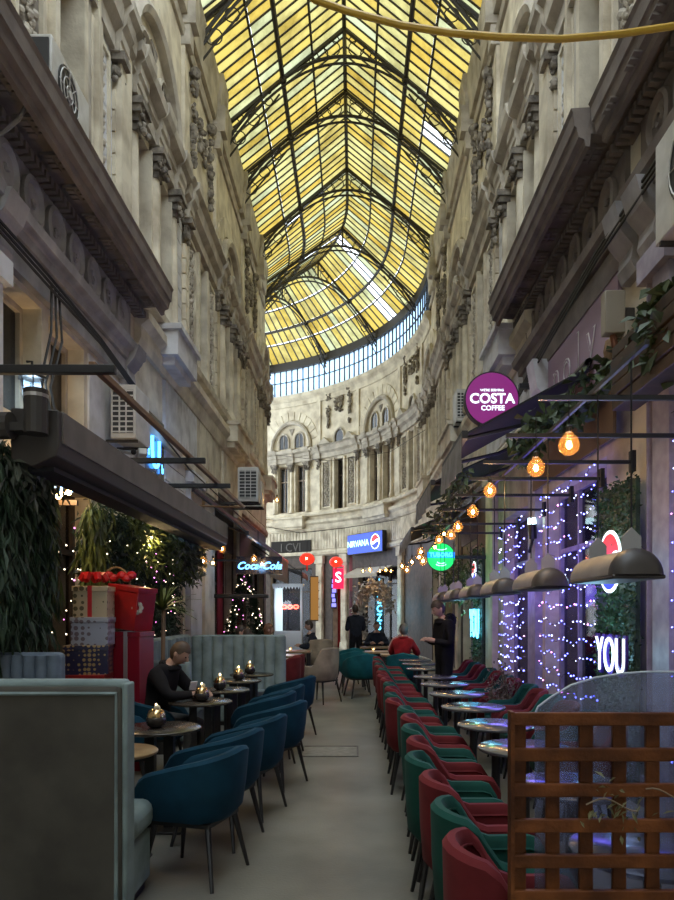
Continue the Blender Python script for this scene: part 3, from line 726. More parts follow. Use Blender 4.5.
# ---- sofas
def channel_sofa(name, label, Y, x0, x1, top, vm, face, n, group, seat_d=.5, zs=.47, thick=.14):
    """straight high-backed bench along x; face = -1 sits toward the camera, +1 away"""
    root = thing(name, label, 'sofa', ((x0 + x1) / 2, Y, 0), group)
    yb0, yb1 = (Y, Y + thick)
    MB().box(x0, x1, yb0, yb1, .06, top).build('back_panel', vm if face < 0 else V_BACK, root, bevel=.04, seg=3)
    w_ = (x1 - x0) / n
    yf = yb0 if face < 0 else yb1
    for k in range(n):
        b = MB(); pts = [(w_ * .5 * math.cos(a), face * .055 * math.sin(a)) for a in [PI * j / 6 for j in range(7)]]
        xc = x0 + (k + .5) * w_
        b.prism(pts, lambda x, y: Vector((xc + x, yf + y, zs - .02)), lambda x, y: Vector((xc + x * .98, yf + y * .6, top - .02))); b.build('back_channel', vm, root, smooth=True)
    ys = (yf + face * .06, yf + face * seat_d)
    MB().box(x0, x1, min(ys), max(ys), zs - .17, zs).build('seat_cushion', vm, root, bevel=.06, seg=3)
    MB().box(x0 + .02, x1 - .02, min(ys), max(ys) - .03, .06, zs - .17).build('seat_base', vm, root, bevel=.02)
    MB().box(x0 + .05, x1 - .05, min(yb0, min(ys)) + .05, max(yb1, max(ys)) - .05, 0, .06).build('plinth', LEG, root)
    return root
# nearest sofa, its back to the camera
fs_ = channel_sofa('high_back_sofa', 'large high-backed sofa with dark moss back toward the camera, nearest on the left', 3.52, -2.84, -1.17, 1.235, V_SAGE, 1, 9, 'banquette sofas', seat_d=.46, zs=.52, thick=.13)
b = MB(); e = .012; zz = 1.19
b.tube([(-1.2, 3.515, .08), (-1.2, 3.515, zz), (-2.84, 3.515, zz)], .011, 6); b.build('piping', V_SAGE, fs_, smooth=True)
MB().box(-2.84, -1.165, 3.535, 3.655, 1.20, 1.255).build('top_roll', V_SAGE, fs_, bevel=.025, seg=3)
MB().box(-1.178, -1.15, 3.53, 3.66, .06, 1.24).build('side_panel', V_SAGE, fs_, bevel=.012)
channel_sofa('high_back_sofa', 'grey-blue channel-tufted sofa facing the camera at the left edge', 5.4, -2.84, -2.28, 1.285, V_GREYB, -1, 6, 'banquette sofas', seat_d=.45)
# corner sofa of sage velvet behind the seated man
cs = channel_sofa('high_back_sofa', 'long sage corner sofa with fluted back behind the candle tables', 10.35, -2.42, -1.03, 1.26, V_SAGE, -1, 9, 'banquette sofas', seat_d=.52)
MB().box(-2.62, -2.44, 8.35, 10.45, .06, 1.27).build('return_back', V_SAGE, cs, bevel=.05, seg=3)
for k in range(9):
    yc = 8.42 + .215 * (k + .5); pts = [(.1 * math.cos(a), .055 * math.sin(a)) for a in [PI * j / 6 for j in range(7)]]
    MB().prism(pts, lambda x, y: Vector((-2.44 + y, yc + x, .46)), lambda x, y: Vector((-2.44 + y * .6, yc + x, 1.24))).build('back_channel', V_SAGE, cs, smooth=True)
MB().box(-2.44, -1.98, 8.4, 9.78, .3, .47).build('return_seat', V_SAGE, cs, bevel=.05, seg=3); MB().box(-2.42, -2.02, 8.42, 9.78, .06, .3).build('return_base', V_SAGE, cs)
MB().box(-2.64, -1.95, 8.28, 8.40, .06, 1.02).build('arm_panel', V_SAGE, cs, bevel=.05, seg=3)
# ------------------------------------------------------------------ tables
TOPD = mat('dark_table_top', (.05, .043, .036), .22, var=(.03, .026, .022), scale=10); TOPG = mat('polished_grey_table_top', (.10, .10, .11), .16, var=(.06, .06, .07), scale=5); TOPW = mat('honey_wood_table_top', (.30, .20, .10), .3, var=(.18, .11, .05), scale=7)
def round_table(tm, r=.29, z=.75):
    root = thing('round_table', 't', 'table')
    b = MB(); b.lathe([(r - .01, z - .025), (r, z - .018), (r, z - .006), (r - .008, z)], 40); b.build('table_top', tm, root, smooth=True)
    b = MB(); b.lathe([(.035, .03), (.032, z - .06), (.06, z - .03), (.06, z - .025)], 14); b.build('pedestal', LEG, root, smooth=True)
    b = MB(); b.lathe([(.2, 0), (.2, .012), (.06, .03), (.04, .05)], 24); b.build('foot', LEG, root, smooth=True); return root
def pedestal_table(tm, r=.3, z=.75):
    root = thing('round_table', 't', 'table')
    b = MB(); b.lathe([(r - .01, z - .025), (r, z - .018), (r, z - .006), (r - .008, z)], 40); b.build('table_top', tm, root, smooth=True)
    for s in (-.07, .07):
        b = MB(); b.box(s - .035, s + .035, -.035, .035, .02, z - .025); b.build('leg', LEG, root)
    b = MB(); b.box(-.19, .19, -.15, .15, 0, .02); b.build('foot', LEG, root, bevel=.006); return root
tp, ut2 = round_table(TOPG), []
for k, y in enumerate([2.52, 3.45, 4.42, 5.32, 6.33, 7.34, 8.35, 9.3, 10.6, 11.6, 12.5]):
    place(tp, ut2, 1.07, y, 0, 'polished grey round table, %s from the camera among red and green chairs' % ORD[k], 'round tables of the right terrace')
tp, ut3 = pedestal_table(TOPD), []
CT = [(-1.44, 5.17), (-1.48, 6.70), (-1.46, 7.7), (-1.47, 8.75), (-1.42, 9.62)]
for k, (x, y) in enumerate(CT):
    place(tp, ut3, x, y, .3 * k, 'dark round candle table, %s from the camera on the left' % ORD[k], 'dark round tables on the left')
tw = pedestal_table(TOPW, .26, .72); place(tw, [], -1.52, 4.45, 0, 'low honey-coloured round table half hidden by the big sofa', 'honey tables')
BRASS = mat('polished_gold_globe', (.62, .45, .22), .16, .95); SOOT = mat('smoked_brown_glass', (.035, .03, .026), .12, .2); FL = emat('candle_flame', (1, .75, .35), 6)
def candle():
    root = thing('candle_holder', 'c', 'candle holder')
    b = MB(); b.lathe([(.035, 0), (.062, .02), (.074, .05), (.07, .075), (.066, .08)], 20); b.build('bowl', SOOT, root, smooth=True)
    b = MB(); b.lathe([(.066, .08), (.064, .10), (.052, .125), (.03, .14), (.02, .142)], 20); b.build('gold_dome', BRASS, root, smooth=True)
    b = MB(); b.ball((.01, -.01, .15), .02, 8, 6, (1.2, .8, 1)); wx = b.build('wax', mat('cream_wax', (.75, .66, .45), .5), root, smooth=True)
    b = MB(); b.ball((.0, .0, .165), .008, 6, 5, (1, 1, 1.8)); b.build('flame', FL, wx); return root
cp, uc = candle(), []
for k, (x, y) in enumerate(CT):
    o = place(cp, uc, x - .02 + .04 * (k % 2), y - .03, k * 1.1, 'gold globe candle holder on the %s dark table from the camera' % ORD[k], 'gold candle holders'); o.location.z = .75
# far dining tables
for k, (x, y, m) in enumerate(((-1.7, 12.3, TOPW), (-1.5, 13.85, TOPW), (-1.35, 15.4, TOPW), (.9, 14.2, TOPW), (.5, 15.2, TOPW), (.5, 17.2, TOPW))):
    t = thing('dining_table', ['wooden dining table behind the sage sofa', 'wooden dining table before the long-haired woman', 'wooden dining table farthest on the left side', 'wooden dining table in front of the red sweater', 'wooden dining table between the teal chairs', 'wooden dining table farthest along the walkway'][k], 'table', (x, y, 0), 'far dining tables')
    MB().box(x - .38, x + .38, y - .32, y + .32, .71, .75).build('table_top', m, t, bevel=.008)
    for sx in (-.33, .33):
        for sy in (-.27, .27): MB().box(x + sx - .025, x + sx + .025, y + sy - .025, y + sy + .025, 0, .71).build('leg', LEG, t)
JAR = glass('tea_light_glass', alpha=.5, body=(.5, .4, .25))
for k, (x, y) in enumerate(((-1.6, 12.2), (-1.4, 13.75), (-1.42, 15.35), (.85, 14.2), (.4, 15.2))):
    t = thing('tea_light', ['tea light on the table behind the sage sofa', 'tea light before the long-haired woman', 'tea light on the farthest left table', 'tea light in front of the red sweater', 'tea light between the teal chairs'][k], 'candle', (x, y, .75), 'far tea lights')
    MB().lathe([(.035, 0), (.04, .08)], 10, (x, y, .75)).build('glass', JAR, t); MB().ball((x, y, .79), .016, 6, 5).build('flame', FL, t)
# slatted wooden stools/boards seen beyond the standing man
PINE = mat('pale_pine', (.42, .30, .19), .6, var=(.3, .2, .12), scale=12)
# ------------------------------------------------------------------ trellis, screen and planter at lower right
TW = mat('stained_trellis_wood', (.17, .055, .014), .6, var=(.06, .018, .005), spec=.2, scale=8, bump=.25, bscale=50, randv=.25)
tr = thing('wooden_trellis', 'red-brown wooden lattice screen at the lower right corner', 'trellis', (1.1, 2.03, 0))
xs0, xs1 = .46, 1.95
k = 0; x = .462
while x < xs1:
    ww = .040 if k else .036
    MB().box(x, x + ww, 2.035, 2.052, .0, 1.30).build('upright_slat', TW, tr, bevel=.003); x += .097 if k else .094; k += 1
z = 1.272
while z > 0.03:
    MB().box(xs0 - .005, xs1, 2.012, 2.033, z, z + .038).build('cross_slat', TW, tr, bevel=.003); z -= .1025
MB().box(xs0 - .012, xs0 - .001, 2.01, 2.055, 0, 1.312).build('edge_strip', TW, tr)
ACR = glass('clear_acrylic', tint=(.82, .86, 1), alpha=.66, rough=.12, body=(.28, .31, .42))
sc = thing('acrylic_screen', 'clear curved-top acrylic sheet standing behind the wooden lattice', 'screen', (1.2, 2.1, 0))
poly = [(.54, .02), (1.9, .02), (1.9, 1.2), (1.65, 1.30), (1.4, 1.37), (1.15, 1.412), (1.0, 1.42), (.88, 1.42), (.8, 1.415), (.72, 1.402), (.65, 1.38), (.59, 1.345), (.55, 1.315), (.54, 1.29)]
MB().prism(poly, lambda x, y: Vector((x, 2.10, y)), lambda x, y: Vector((x, 2.106, y))).build('sheet', ACR, sc)
MB().tube([(x, 2.103, y) for x, y in poly[2:]], .0035, 5).build('polished_edge', mat('acrylic_edge', (.5, .55, .62), .2), sc)
for x in (.7, 1.75): MB().box(x - .03, x + .03, 2.085, 2.125, 0, .1).build('clamp', LEG, sc)
def leaf_mesh(b, p, d, up, L, wd, curl=.3):
    d = Vector(d).normalized(); s = d.cross(Vector(up))
    if s.length < 1e-3: s = d.cross(Vector((1, .2, .1)))
    s.normalize(); n = s.cross(d)
    p = Vector(p)
    m = p + d * L * .5 + n * L * curl * .3; e_ = p + d * L - n * L * curl * .2
    b.add([p, m + s * wd * .5, e_, m - s * wd * .5], [(0, 1, 2), (0, 2, 3)])
def leaves(b, pts, n, spread, L, wd, rng, droop=.3):
    for _ in range(n):
        p = Vector(rng.choice(pts)) if not callable(pts) else pts()
        p = p + Vector((rng.gauss(0, spread[0]), rng.gauss(0, spread[1]), rng.gauss(0, spread[2])))
        d = Vector((rng.uniform(-1, 1), rng.uniform(-1, 1), rng.uniform(-1, 1) - droop))
        leaf_mesh(b, p, d, (rng.uniform(-1, 1), rng.uniform(-1, 1), 1), L * rng.uniform(.6, 1.2), wd * rng.uniform(.6, 1.2))
def leafm(name, c, rv=.0): return mat(name, c, .55, var=tuple(x * .45 for x in c), scale=9, contrast=(.3, .6))
IVY = leafm('ivy_leaf', (.055, .085, .03)); FERN = leafm('fern_green', (.12, .16, .04)); PINEL = leafm('spruce_green', (.036, .07, .036)); YEL = leafm('dry_yellow_leaf', (.36, .30, .10)); OLIVE = leafm('dusty_olive_leaf', (.13, .15, .11)); MOSS = leafm('moss_wall_leaf', (.03, .075, .022)); TWIG = mat('dry_twig', (.20, .14, .085), .8); ROSE = leafm('dusty_blossom', (.22, .15, .11))
rg = random.Random(11)
def plant_box(name, label, x0, x1, y0, y1, h, pm_, ph, lm, n, L, wd):
    t = thing(name, label, 'plant', ((x0 + x1) / 2, (y0 + y1) / 2, 0))
    b = MB(); b.box(x0, x1, y0, y1, 0, h); b.build('trough', pm_, t, bevel=.01)
    s = MB(); tips = []
    for k in range(16):
        x, y = rg.uniform(x0 + .03, x1 - .03), rg.uniform(y0 + .03, y1 - .03); q = Vector((x + rg.gauss(0, .06), y + rg.gauss(0, .04), h + ph * rg.uniform(.6, 1)))
        m_ = (Vector((x, y, h)) + q) / 2 + Vector((rg.gauss(0, .02), rg.gauss(0, .02), 0)); s.tube([(x, y, h - .02), m_, q], [.008, .006, .003], 4); tips += [q, m_, (m_ + q) / 2]
    stuff(s.build('stems', TWIG, t)); l = MB(); leaves(l, tips, n, (.04, .03, .06), L, wd, rg); stuff(l.build('leaves', lm, t)); return t
plant_box('planter', 'trough of yellow-green dry leaves seen through the lattice', 1.0, 1.75, 2.125, 2.165, .55, DARKW, .55, YEL, 260, .07, .04)
plant_box('planter', 'trough of dry brownish blossoms between the right chairs', 1.5, 1.8, 7.78, 8.02, .35, DARKW, .62, ROSE, 500, .05, .03)
t = thing('dry_vine', 'thin dry vine twined through the lattice front', 'vine', (.6, 2.0, .8))
for k in range(4):
    p = Vector((.66 + .17 * k, 1.998, 1.05 + .03 * math.sin(k * 1.7))); pts = [p + Vector((.018 * j, -.004 * math.sin(j), .018 * math.sin(j * .6 + k))) for j in range(9)]
    MB().tube(pts, .0025, 4).build('stem', TWIG, t)
l = MB(); leaves(l, [Vector((.72, 2.0, 1.06)), Vector((.8, 1.995, 1.02)), Vector((1.18, 2.0, 1.08)), Vector((1.25, 2.0, 1.07))], 90, (.04, .006, .03), .035, .012, rg); stuff(l.build('leaves', mat('dusty_dry_leaf', (.16, .15, .07), .8), t))
# ------------------------------------------------------------------ people
SKIN = mat('skin', (.42, .25, .18), .5); HAIR = mat('dark_brown_hair', (.035, .022, .014), .6); EYE = mat('eye', (.02, .015, .012), .2); LIP = mat('lips', (.30, .12, .10), .5)
def cloth(n, c): return mat(n, c, .9, spec=.15, var=tuple(x * .6 for x in c), scale=9)
JBLACK = cloth('black_jacket', (.016, .015, .016)); TGREY = cloth('grey_trousers', (.10, .10, .095)); TBLACK = cloth('black_trousers', (.014, .014, .016)); SHOE = mat('black_shoe', (.02, .02, .02), .5); SRED = cloth('red_sweater', (.30, .015, .018)); GREYC = cloth('grey_cardigan', (.10, .10, .11)); NAVY = cloth('navy_coat', (.02, .024, .035))
def person(name, label, x, y, rz, top, leg, J, head, yaw=0, pitch=0, hair=HAIR, longh=False, hands=True, group=None, hood=False, z=0):
    root = thing(name, label, 'person', (x, y, z), group)
    names = ['pel', 'spi', 'che', 'nec', 'hd'] + [a + s for s in 'LR' for a in ('sh', 'el', 'wr', 'hi', 'kn', 'an', 'to')]
    pts = {}; rad = {'pel': (.16, .13), 'spi': (.15, .12), 'che': (.165, .125), 'nec': (.06, .06), 'hd': (.055, .06), 'sh': (.085, .085), 'el': (.06, .06), 'wr': (.04, .035), 'hi': (.10, .10), 'kn': (.068, .068), 'an': (.045, .045), 'to': (.042, .032)}
    for k, v in J.items():
        if k in ('pel', 'spi', 'che', 'nec', 'hd'): pts[k] = Vector(v)
        else:
            if k[-1] in 'LR': pts[k] = Vector(v)
            else: pts[k + 'L'] = Vector((-v[0], v[1], v[2])); pts[k + 'R'] = Vector(v)
    keys = list(pts); idx = {k: i for i, k in enumerate(keys)}
    E = [('pel', 'spi', 0), ('spi', 'che', 0), ('che', 'nec', 0), ('nec', 'hd', 2)]
    for s in 'LR': E += [('che', 'sh' + s, 0), ('sh' + s, 'el' + s, 0), ('el' + s, 'wr' + s, 0), ('pel', 'hi' + s, 1), ('hi' + s, 'kn' + s, 1), ('kn' + s, 'an' + s, 1), ('an' + s, 'to' + s, 3)]
    me = bpy.data.meshes.new('p'); me.from_pydata([pts[k] for k in keys], [(idx[a], idx[b]) for a, b, _ in E], [])
    o = bpy.data.objects.new('p', me); C.objects.link(o)
    o.modifiers.new('skin', 'SKIN').use_smooth_shade = True
    sv = me.skin_vertices[0].data
    for k in keys:
        q = rad.get(k) or rad[k[:-1]]; sv[idx[k]].radius = q; sv[idx[k]].use_root = (k == 'pel')
    m = o.modifiers.new('sub', 'SUBSURF'); m.levels = 2; m.render_levels = 2
    bpy.context.view_layer.update()
    em = bpy.data.meshes.new_from_object(o.evaluated_get(bpy.context.evaluated_depsgraph_get()))
    bpy.data.objects.remove(o); bpy.data.meshes.remove(me)
    b = MB(); vs = [v.co.copy() for v in em.vertices]
    base = 0; b.v = [tuple(v) for v in vs]
    for p in em.polygons:
        c = p.center; best = (9, 0)
        for a, e, mi in E:
            A, B = pts[a], pts[e]; d = B - A; t = max(0, min(1, (c - A).dot(d) / max(1e-9, d.length_squared))); r = (c - A - d * t).length
            if r < best[0]: best = (r, mi)
        b.f.append(list(p.vertices)); b.m.append(best[1])
    bpy.data.meshes.remove(em)
    # head with face
    HM = Matrix.Translation(head) @ Matrix.Rotation(yaw, 4, 'Z') @ Matrix.Rotation(pitch, 4, 'X')
    def hp(a, e, k=1.0):
        v = Vector((.074 * math.cos(e) * math.sin(a), .094 * math.cos(e) * math.cos(a), .112 * math.sin(e))) * k
        if v.z < -.03: q = 1 + (v.z + .03) * 3.2; v.x *= q; v.y *= (q if v.y < 0 else .5 + .5 * q)
        return v
    n, mm = 18, 12; vs = []; b.mi = 2
    for i in range(n):
        for j in range(1, mm):
            a = 2 * PI * i / n; e = -PI / 2 + PI * j / mm; v = hp(a, e)
            if abs(math.sin(a)) < .2 and math.cos(a) > 0 and -.5 < e < .1: v.y += .018 * (1 - abs(e + .2) / .35) if abs(e + .2) < .35 else 0
            vs.append(HM @ v)
    k = mm - 1; t0 = len(vs); vs += [HM @ hp(0, -PI / 2), HM @ hp(0, PI / 2)]; fs = []
    for i in range(n):
        i2 = (i + 1) % n
        for j in range(k - 1): fs.append((i * k + j, i2 * k + j, i2 * k + j + 1, i * k + j + 1))
        fs += [(t0, i2 * k, i * k), (t0 + 1, i * k + k - 1, i2 * k + k - 1)]
    b.add(vs, fs)
    for s in (-1, 1):
        b.mi = 2; b.ball(HM @ Vector((s * .076, -.005, -.005)), .022, 6, 5, (.5, 1, 1.3))
        b.mi = 4; b.ball(HM @ Vector((s * .03, .082, .008)), .009, 6, 5)
    b.mi = 2; b.tube([HM @ Vector((0, .088, .015)), HM @ Vector((0, .108, -.022)), HM @ Vector((0, .092, -.03))], [.008, .013, .01], 6)
    b.mi = 5; b.tube([HM @ Vector((-.02, .083, -.058)), HM @ Vector((0, .088, -.058)), HM @ Vector((.02, .083, -.058))], .005, 5)
    # hands with five fingers
    if hands:
        b.mi = 2
        for s in 'LR':
            w_, e_ = pts['wr' + s], pts['el' + s]; d = (w_ - e_).normalized(); sd = -1 if s == 'L' else 1
            side = d.cross(Vector((0, 0, 1))).normalized() if abs(d.z) < .9 else Vector((1, 0, 0)); dn = side.cross(d).normalized()
            if dn.z > 0: dn = -dn
            b.tube([w_ - d * .02, w_ + d * .04, w_ + d * .09], [.03, .038, .03], 8)
            for f in range(4):
                q = side * (.027 - .018 * f); L = (.07, .08, .075, .055)[f]
                b.tube([w_ + d * .08 + q, w_ + d * (.08 + L * .5) + q + dn * .008, w_ + d * (.08 + L * .85) + q + dn * .035], [.009, .0085, .007], 6)
            th_ = side * (-sd * .04)
            b.tube([w_ + d * .03 + th_ * .6, w_ + d * .07 + th_ * 1.3 + dn * .01, w_ + d * .1 + th_ * 1.2 + dn * .02], [.012, .01, .008], 6)
    bo = b.build('body', [top, leg, SKIN, SHOE, EYE, LIP], None, smooth=True); bo.parent = root; bo.location = (0, 0, 0)
    h = MB(); vs = []; n, mm = 20, 9
    for i in range(n):
        for j in range(mm):
            a = 2 * PI * i / n; lo = .42 if math.cos(a) > .5 else (.08 if math.cos(a) > -.1 else -.7)
            e = lo + (PI / 2 - lo) * j / (mm - 1); v = hp(a, e, 1.07 + .10 * max(0, math.sin(e)) + .025 * math.sin(i * 5 + j * 3)); v.z += .004
            if longh and j == 0 and math.cos(a) < .5: v.z -= .2; v.x *= 1.2; v.y -= .02
            vs.append(HM @ v)
    fs = [(i * mm + j, ((i + 1) % n) * mm + j, ((i + 1) % n) * mm + j + 1, i * mm + j + 1) for i in range(n) for j in range(mm - 1)]
    h.add(vs, fs); ho = h.build('hair', hair, None, smooth=True); ho.parent = root
    c = MB(); nk = pts['nec']
    ring = [(math.cos(2 * PI * i / 12), math.sin(2 * PI * i / 12)) for i in range(12)]
    c.tube([nk + Vector((.085 * p, .08 * q - .01, -.02 + (.03 if q < 0 else -.02))) for p, q in ring], .05 if hood else .03, 7, True)
    if hood: c.ball(nk + Vector((0, -.12, -.02)), .12, 10, 8, (1.05, .7, .9))
    co = c.build('hood' if hood else 'collar', top, None, smooth=True); co.parent = root
    root.rotation_euler = (0, 0, rz); return root
SIT = dict(pel=(0, 0, .54), spi=(0, .05, .74), che=(0, .12, .94), nec=(0, .18, 1.09), hd=(0, .22, 1.15), sh=(.17, .12, 1.0), el=(.25, .28, .80), wr=(.10, .48, .81), hi=(.09, .03, .52), kn=(.13, .45, .50), an=(.13, .42, .09), to=(.13, .55, .04))
STAND = dict(pel=(0, 0, .97), spi=(0, 0, 1.14), che=(0, .01, 1.33), nec=(0, .03, 1.5), hd=(0, .05, 1.56), sh=(.18, 0, 1.42), el=(.23, .02, 1.15), wr=(.10, .22, 1.20), hi=(.09, 0, .93), kn=(.10, .02, .5), an=(.10, -.02, .09), to=(.11, .13, .04))
person('person', 'man in a black jacket seated at a dark round table, looking down', -1.98, 6.92, -PI / 2 - .25, JBLACK, TGREY, SIT, (0, .27, 1.19), pitch=-.5, yaw=.1, hair=mat('brown_hair', (.075, .045, .025), .6))
person('person', 'man in black hooded jacket standing among the red and green chairs', 1.27, 9.95, PI / 2 + .35, JBLACK, TBLACK, STAND, (0, .10, 1.64), pitch=-.4, hood=True)
SIT2 = dict(SIT); SIT2.update(el=(.28, .22, .78), wr=(.14, .42, .82))
person('person', 'person in a red sweater seated with back to the camera', .9, 13.45, -.3, SRED, TBLACK, SIT2, (0, .22, 1.24), hair=mat('grey_hair', (.12, .10, .085), .6))
person('person', 'person in a dark coat standing in the far walkway', 0.02, 17.6, .3, NAVY, TBLACK, STAND, (0, .06, 1.66))
person('person', 'person in a dark coat seated on the far beige armchair', -.86, 16.2, PI / 2, NAVY, TBLACK, SIT2, (0, .2, 1.28), pitch=-.2)
person('person', 'woman with long hair seated on the far left', -1.85, 13.2, -1.3, GREYC, TBLACK, SIT2, (0, .22, 1.26), longh=True, hair=mat('chestnut_hair', (.13, .055, .025), .6))
person('person', 'man in a grey top seated behind the sage sofa', -2.22, 12.3, -PI / 2, GREYC, TBLACK, SIT2, (0, .22, 1.24))
person('person', 'dark-haired person seated close behind the sage sofa', -1.75, 11.45, .2, NAVY, TBLACK, SIT2, (0, .2, 1.2))
person('person', 'person in a dark top seated at the farthest table', .55, 17.95, PI, NAVY, TBLACK, SIT2, (0, .2, 1.24))
person('person', 'person with bare arms seated opposite the red sweater', 1.0, 14.85, PI, mat('pink_top', (.4, .2, .18), .8), TBLACK, SIT2, (0, .2, 1.22))
for x, y, rz, lb in ((-2.22, 12.3, -PI / 2 + PI / 2, 'oxblood chair under the man in the grey top'), (-1.75, 11.45, PI / 2, 'oxblood chair under the person close behind the sage sofa')): place(ox, uo, x, y, rz, lb, 'oxblood chairs on the far left')
for x, y, rz, lb in ((.55, 17.95, -PI / 2, 'teal chair at the farthest table'), (1.0, 14.85, -PI / 2, 'teal chair opposite the red sweater')): place(teal, ut, x, y, rz, lb, 'teal tub chairs in the far walkway')
t = thing('smartphone', 'white smartphone the seated man in black holds', 'phone', (-1.6, 6.86, .86))
MB().box(-.035, .035, -.004, .004, -.05, .05, TR(-1.58, 6.84, .88, .6, .5)).build('case', mat('phone_white', (.7, .7, .72), .3), t, bevel=.003)

# ------------------------------------------------------------------ awnings
AWN = mat('black_awning_fabric', (.014, .014, .018), .8); AWB = mat('navy_awning_fabric', (.012, .013, .03), .85); VAL = mat('light_grey_valance', (.36, .34, .32), .85, var=(.24, .22, .2), scale=6); CASE = mat('brown_grey_cassette', (.16, .14, .125), .5, var=(.10, .085, .075), scale=4); CASED = mat('dark_cassette', (.045, .038, .033), .6)
def awning(label, side, y0, y1, xf, zf, zw, val, vm=None, group='open awnings', letters=None):
    xw = (XR - .1) if side > 0 else (XL + .12)
    t = thing('awning', label, 'awning', (xf, (y0 + y1) / 2, zf), group)
    b = MB(); b.prism([(xf, zf), (xw, zw), (xw, zw + .02), (xf, zf + .025)], lambda x, z: Vector((x, y0, z)), lambda x, z: Vector((x, y1, z))); b.build('fabric', AWN, t)
    MB().box(min(xf - .03, xf + .03), xf + .03, y0 - .02, y1 + .02, zf - .03, zf + .05).build('front_bar', BLACK, t)
    MB().tube([(xw, (y0 + y1) / 2, zw + .04), (xw, y0, zw + .04), (xw, y1, zw + .04)], .06, 8).build('roller', BLACK, t)
    for yy in (y0 + .15, y1 - .15): MB().tube([(xw, yy, zw - .25), ((xf + xw) / 2, yy, (zf + zw) / 2 - .2), (xf, yy, zf)], .022, 6).build('folding_arm', BLACK, t)
    if val:
        n = 12; b = MB(); vs = []
        for i in range(n + 1):
            y = y0 + (y1 - y0) * i / n; k = .02 * math.sin(i * 1.9)
            vs += [(xf + side * -.035, y, zf), (xf + side * -.035 + k, y, zf - val), (xf + side * -.031 + k, y, zf - val), (xf + side * -.031, y, zf)]
        b.add(vs, [(i * 4 + j, i * 4 + j + 4, i * 4 + (j + 1) % 4 + 4, i * 4 + (j + 1) % 4) for i in range(n) for j in range(4)]); b.build('valance', vm or VAL, t)
    return t
awning('black awning over the nearest right shop, below the purple round sign', 1, 7.15, 8.75, 1.12, 3.40, 4.10, .34)
awning('second black awning on the right with a grey valance', 1, 9.9, 12.2, 1.1, 3.42, 4.0, .3)
awning('third black awning on the right, small grey valance', 1, 14.0, 17.5, 1.15, 3.25, 3.8, .25)
awning('dark awning over the far left shops, pale valance', -1, 12.35, 19.6, -1.9, 2.98, 3.75, 0)
t = bpy.data.objects['awning.003']; b = MB(); b.box(-1.875, -1.868, 15.3, 19.5, 2.38, 2.98); b.build('valance', VAL, t)
awning('farthest left awning by the red lantern', -1, 20.2, 22.6, -1.55, 2.72, 3.6, .12)
# cream awning under the blue sign on the bend
ua, ub2 = u_right(393), u_right(357)
t = thing('awning', 'cream scalloped awning under the blue far sign', 'awning', WR((ua + ub2) / 2, 3.3, .5), 'open awnings')
MB().sweep(WR, [(0, 3.42), (.7, 3.12), (.72, 3.0), (.74, 3.14), (0, 3.46)], ua, ub2).build('fabric', mat('cream_awning', (.5, .44, .34), .8), t)
# long retracted awning cassette over the left greenery
t = thing('awning_cassette', 'long dark brown retracted awning box above the left greenery', 'awning', (-2.38, 8.6, 2.9), 'closed awnings')
MB().prism([(-2.56, 2.74), (-2.40, 2.68), (-2.22, 2.76), (-2.2, 2.84), (-2.2, 3.10), (-2.56, 3.12)], lambda x, z: Vector((x, 5.2, z)), lambda x, z: Vector((x, 12.1, z))).build('housing', CASED, t, bevel=.01)
MB().box(-2.205, -2.185, 5.25, 12.05, 2.86, 3.1).build('front_profile', CASE, t, bevel=.005)
MB().box(-2.50, -2.28, 5.3, 12.0, 2.665, 2.70).build('fabric_roll_edge', AWN, t)
for y in (5.25, 8.0, 9.6, 12.0): MB().box(-2.99, -2.5, y - .03, y + .03, 2.98, 3.06).build('wall_bracket', BLACK, t)
for k, y in enumerate((5.0, 8.0, 9.6)):
    t = thing('steel_bracket', ['black steel arm projecting above the left cassette, nearest', 'black steel arm below the blue U-shaped neon', 'black steel arm farthest along the left cassette'][k], 'bracket', (-2.4, y, 3.33), 'steel arms on the left wall')
    MB().box(-2.99, -1.71, y - .03, y + .03, 3.30, 3.36).build('arm', BLACK, t, bevel=.006); MB().box(-2.99, -2.96, y - .06, y + .06, 3.2, 3.46).build('wall_plate', BLACK, t); MB().tube([(-2.97, y, 3.22), (-2.6, y, 3.31)], .018, 5).build('strut', BLACK, t)
COPPER = mat('copper_brown_rail', (.23, .13, .07), .4, .6)
t = thing('awning_rail', 'copper brown rail running along the left steel arms', 'rail', (-1.9, 8.4, 3.38)); MB().box(-1.925, -1.875, 5.05, 11.9, 3.36, 3.41).build('rail', COPPER, t, bevel=.006)
MB().tube([(-2.98, 10.4, 3.2), (-1.9, 11.8, 3.36)], .015, 5).build('tie_rod', COPPER, t)
# brown timber shutter box at the right edge
t = thing('timber_fascia', 'dark brown ribbed timber shutter box at the right edge', 'shutter box', (2.4, 5.6, 3.6))
for k in range(5): MB().box(2.2 - .01 * (k % 2), 2.40, 3.0, 6.0, 3.32 + .11 * k, 3.415 + .11 * k).build('board', DARKW, t, bevel=.008)
t = thing('shop_fascia', 'plain brown fascia board under the nearest right awning', 'fascia', (2.45, 7.4, 3.4)); MB().box(2.36, 2.39, 6.4, 9.3, 3.2, 3.72).build('board', mat('brown_board', (.13, .08, .045), .7), t)
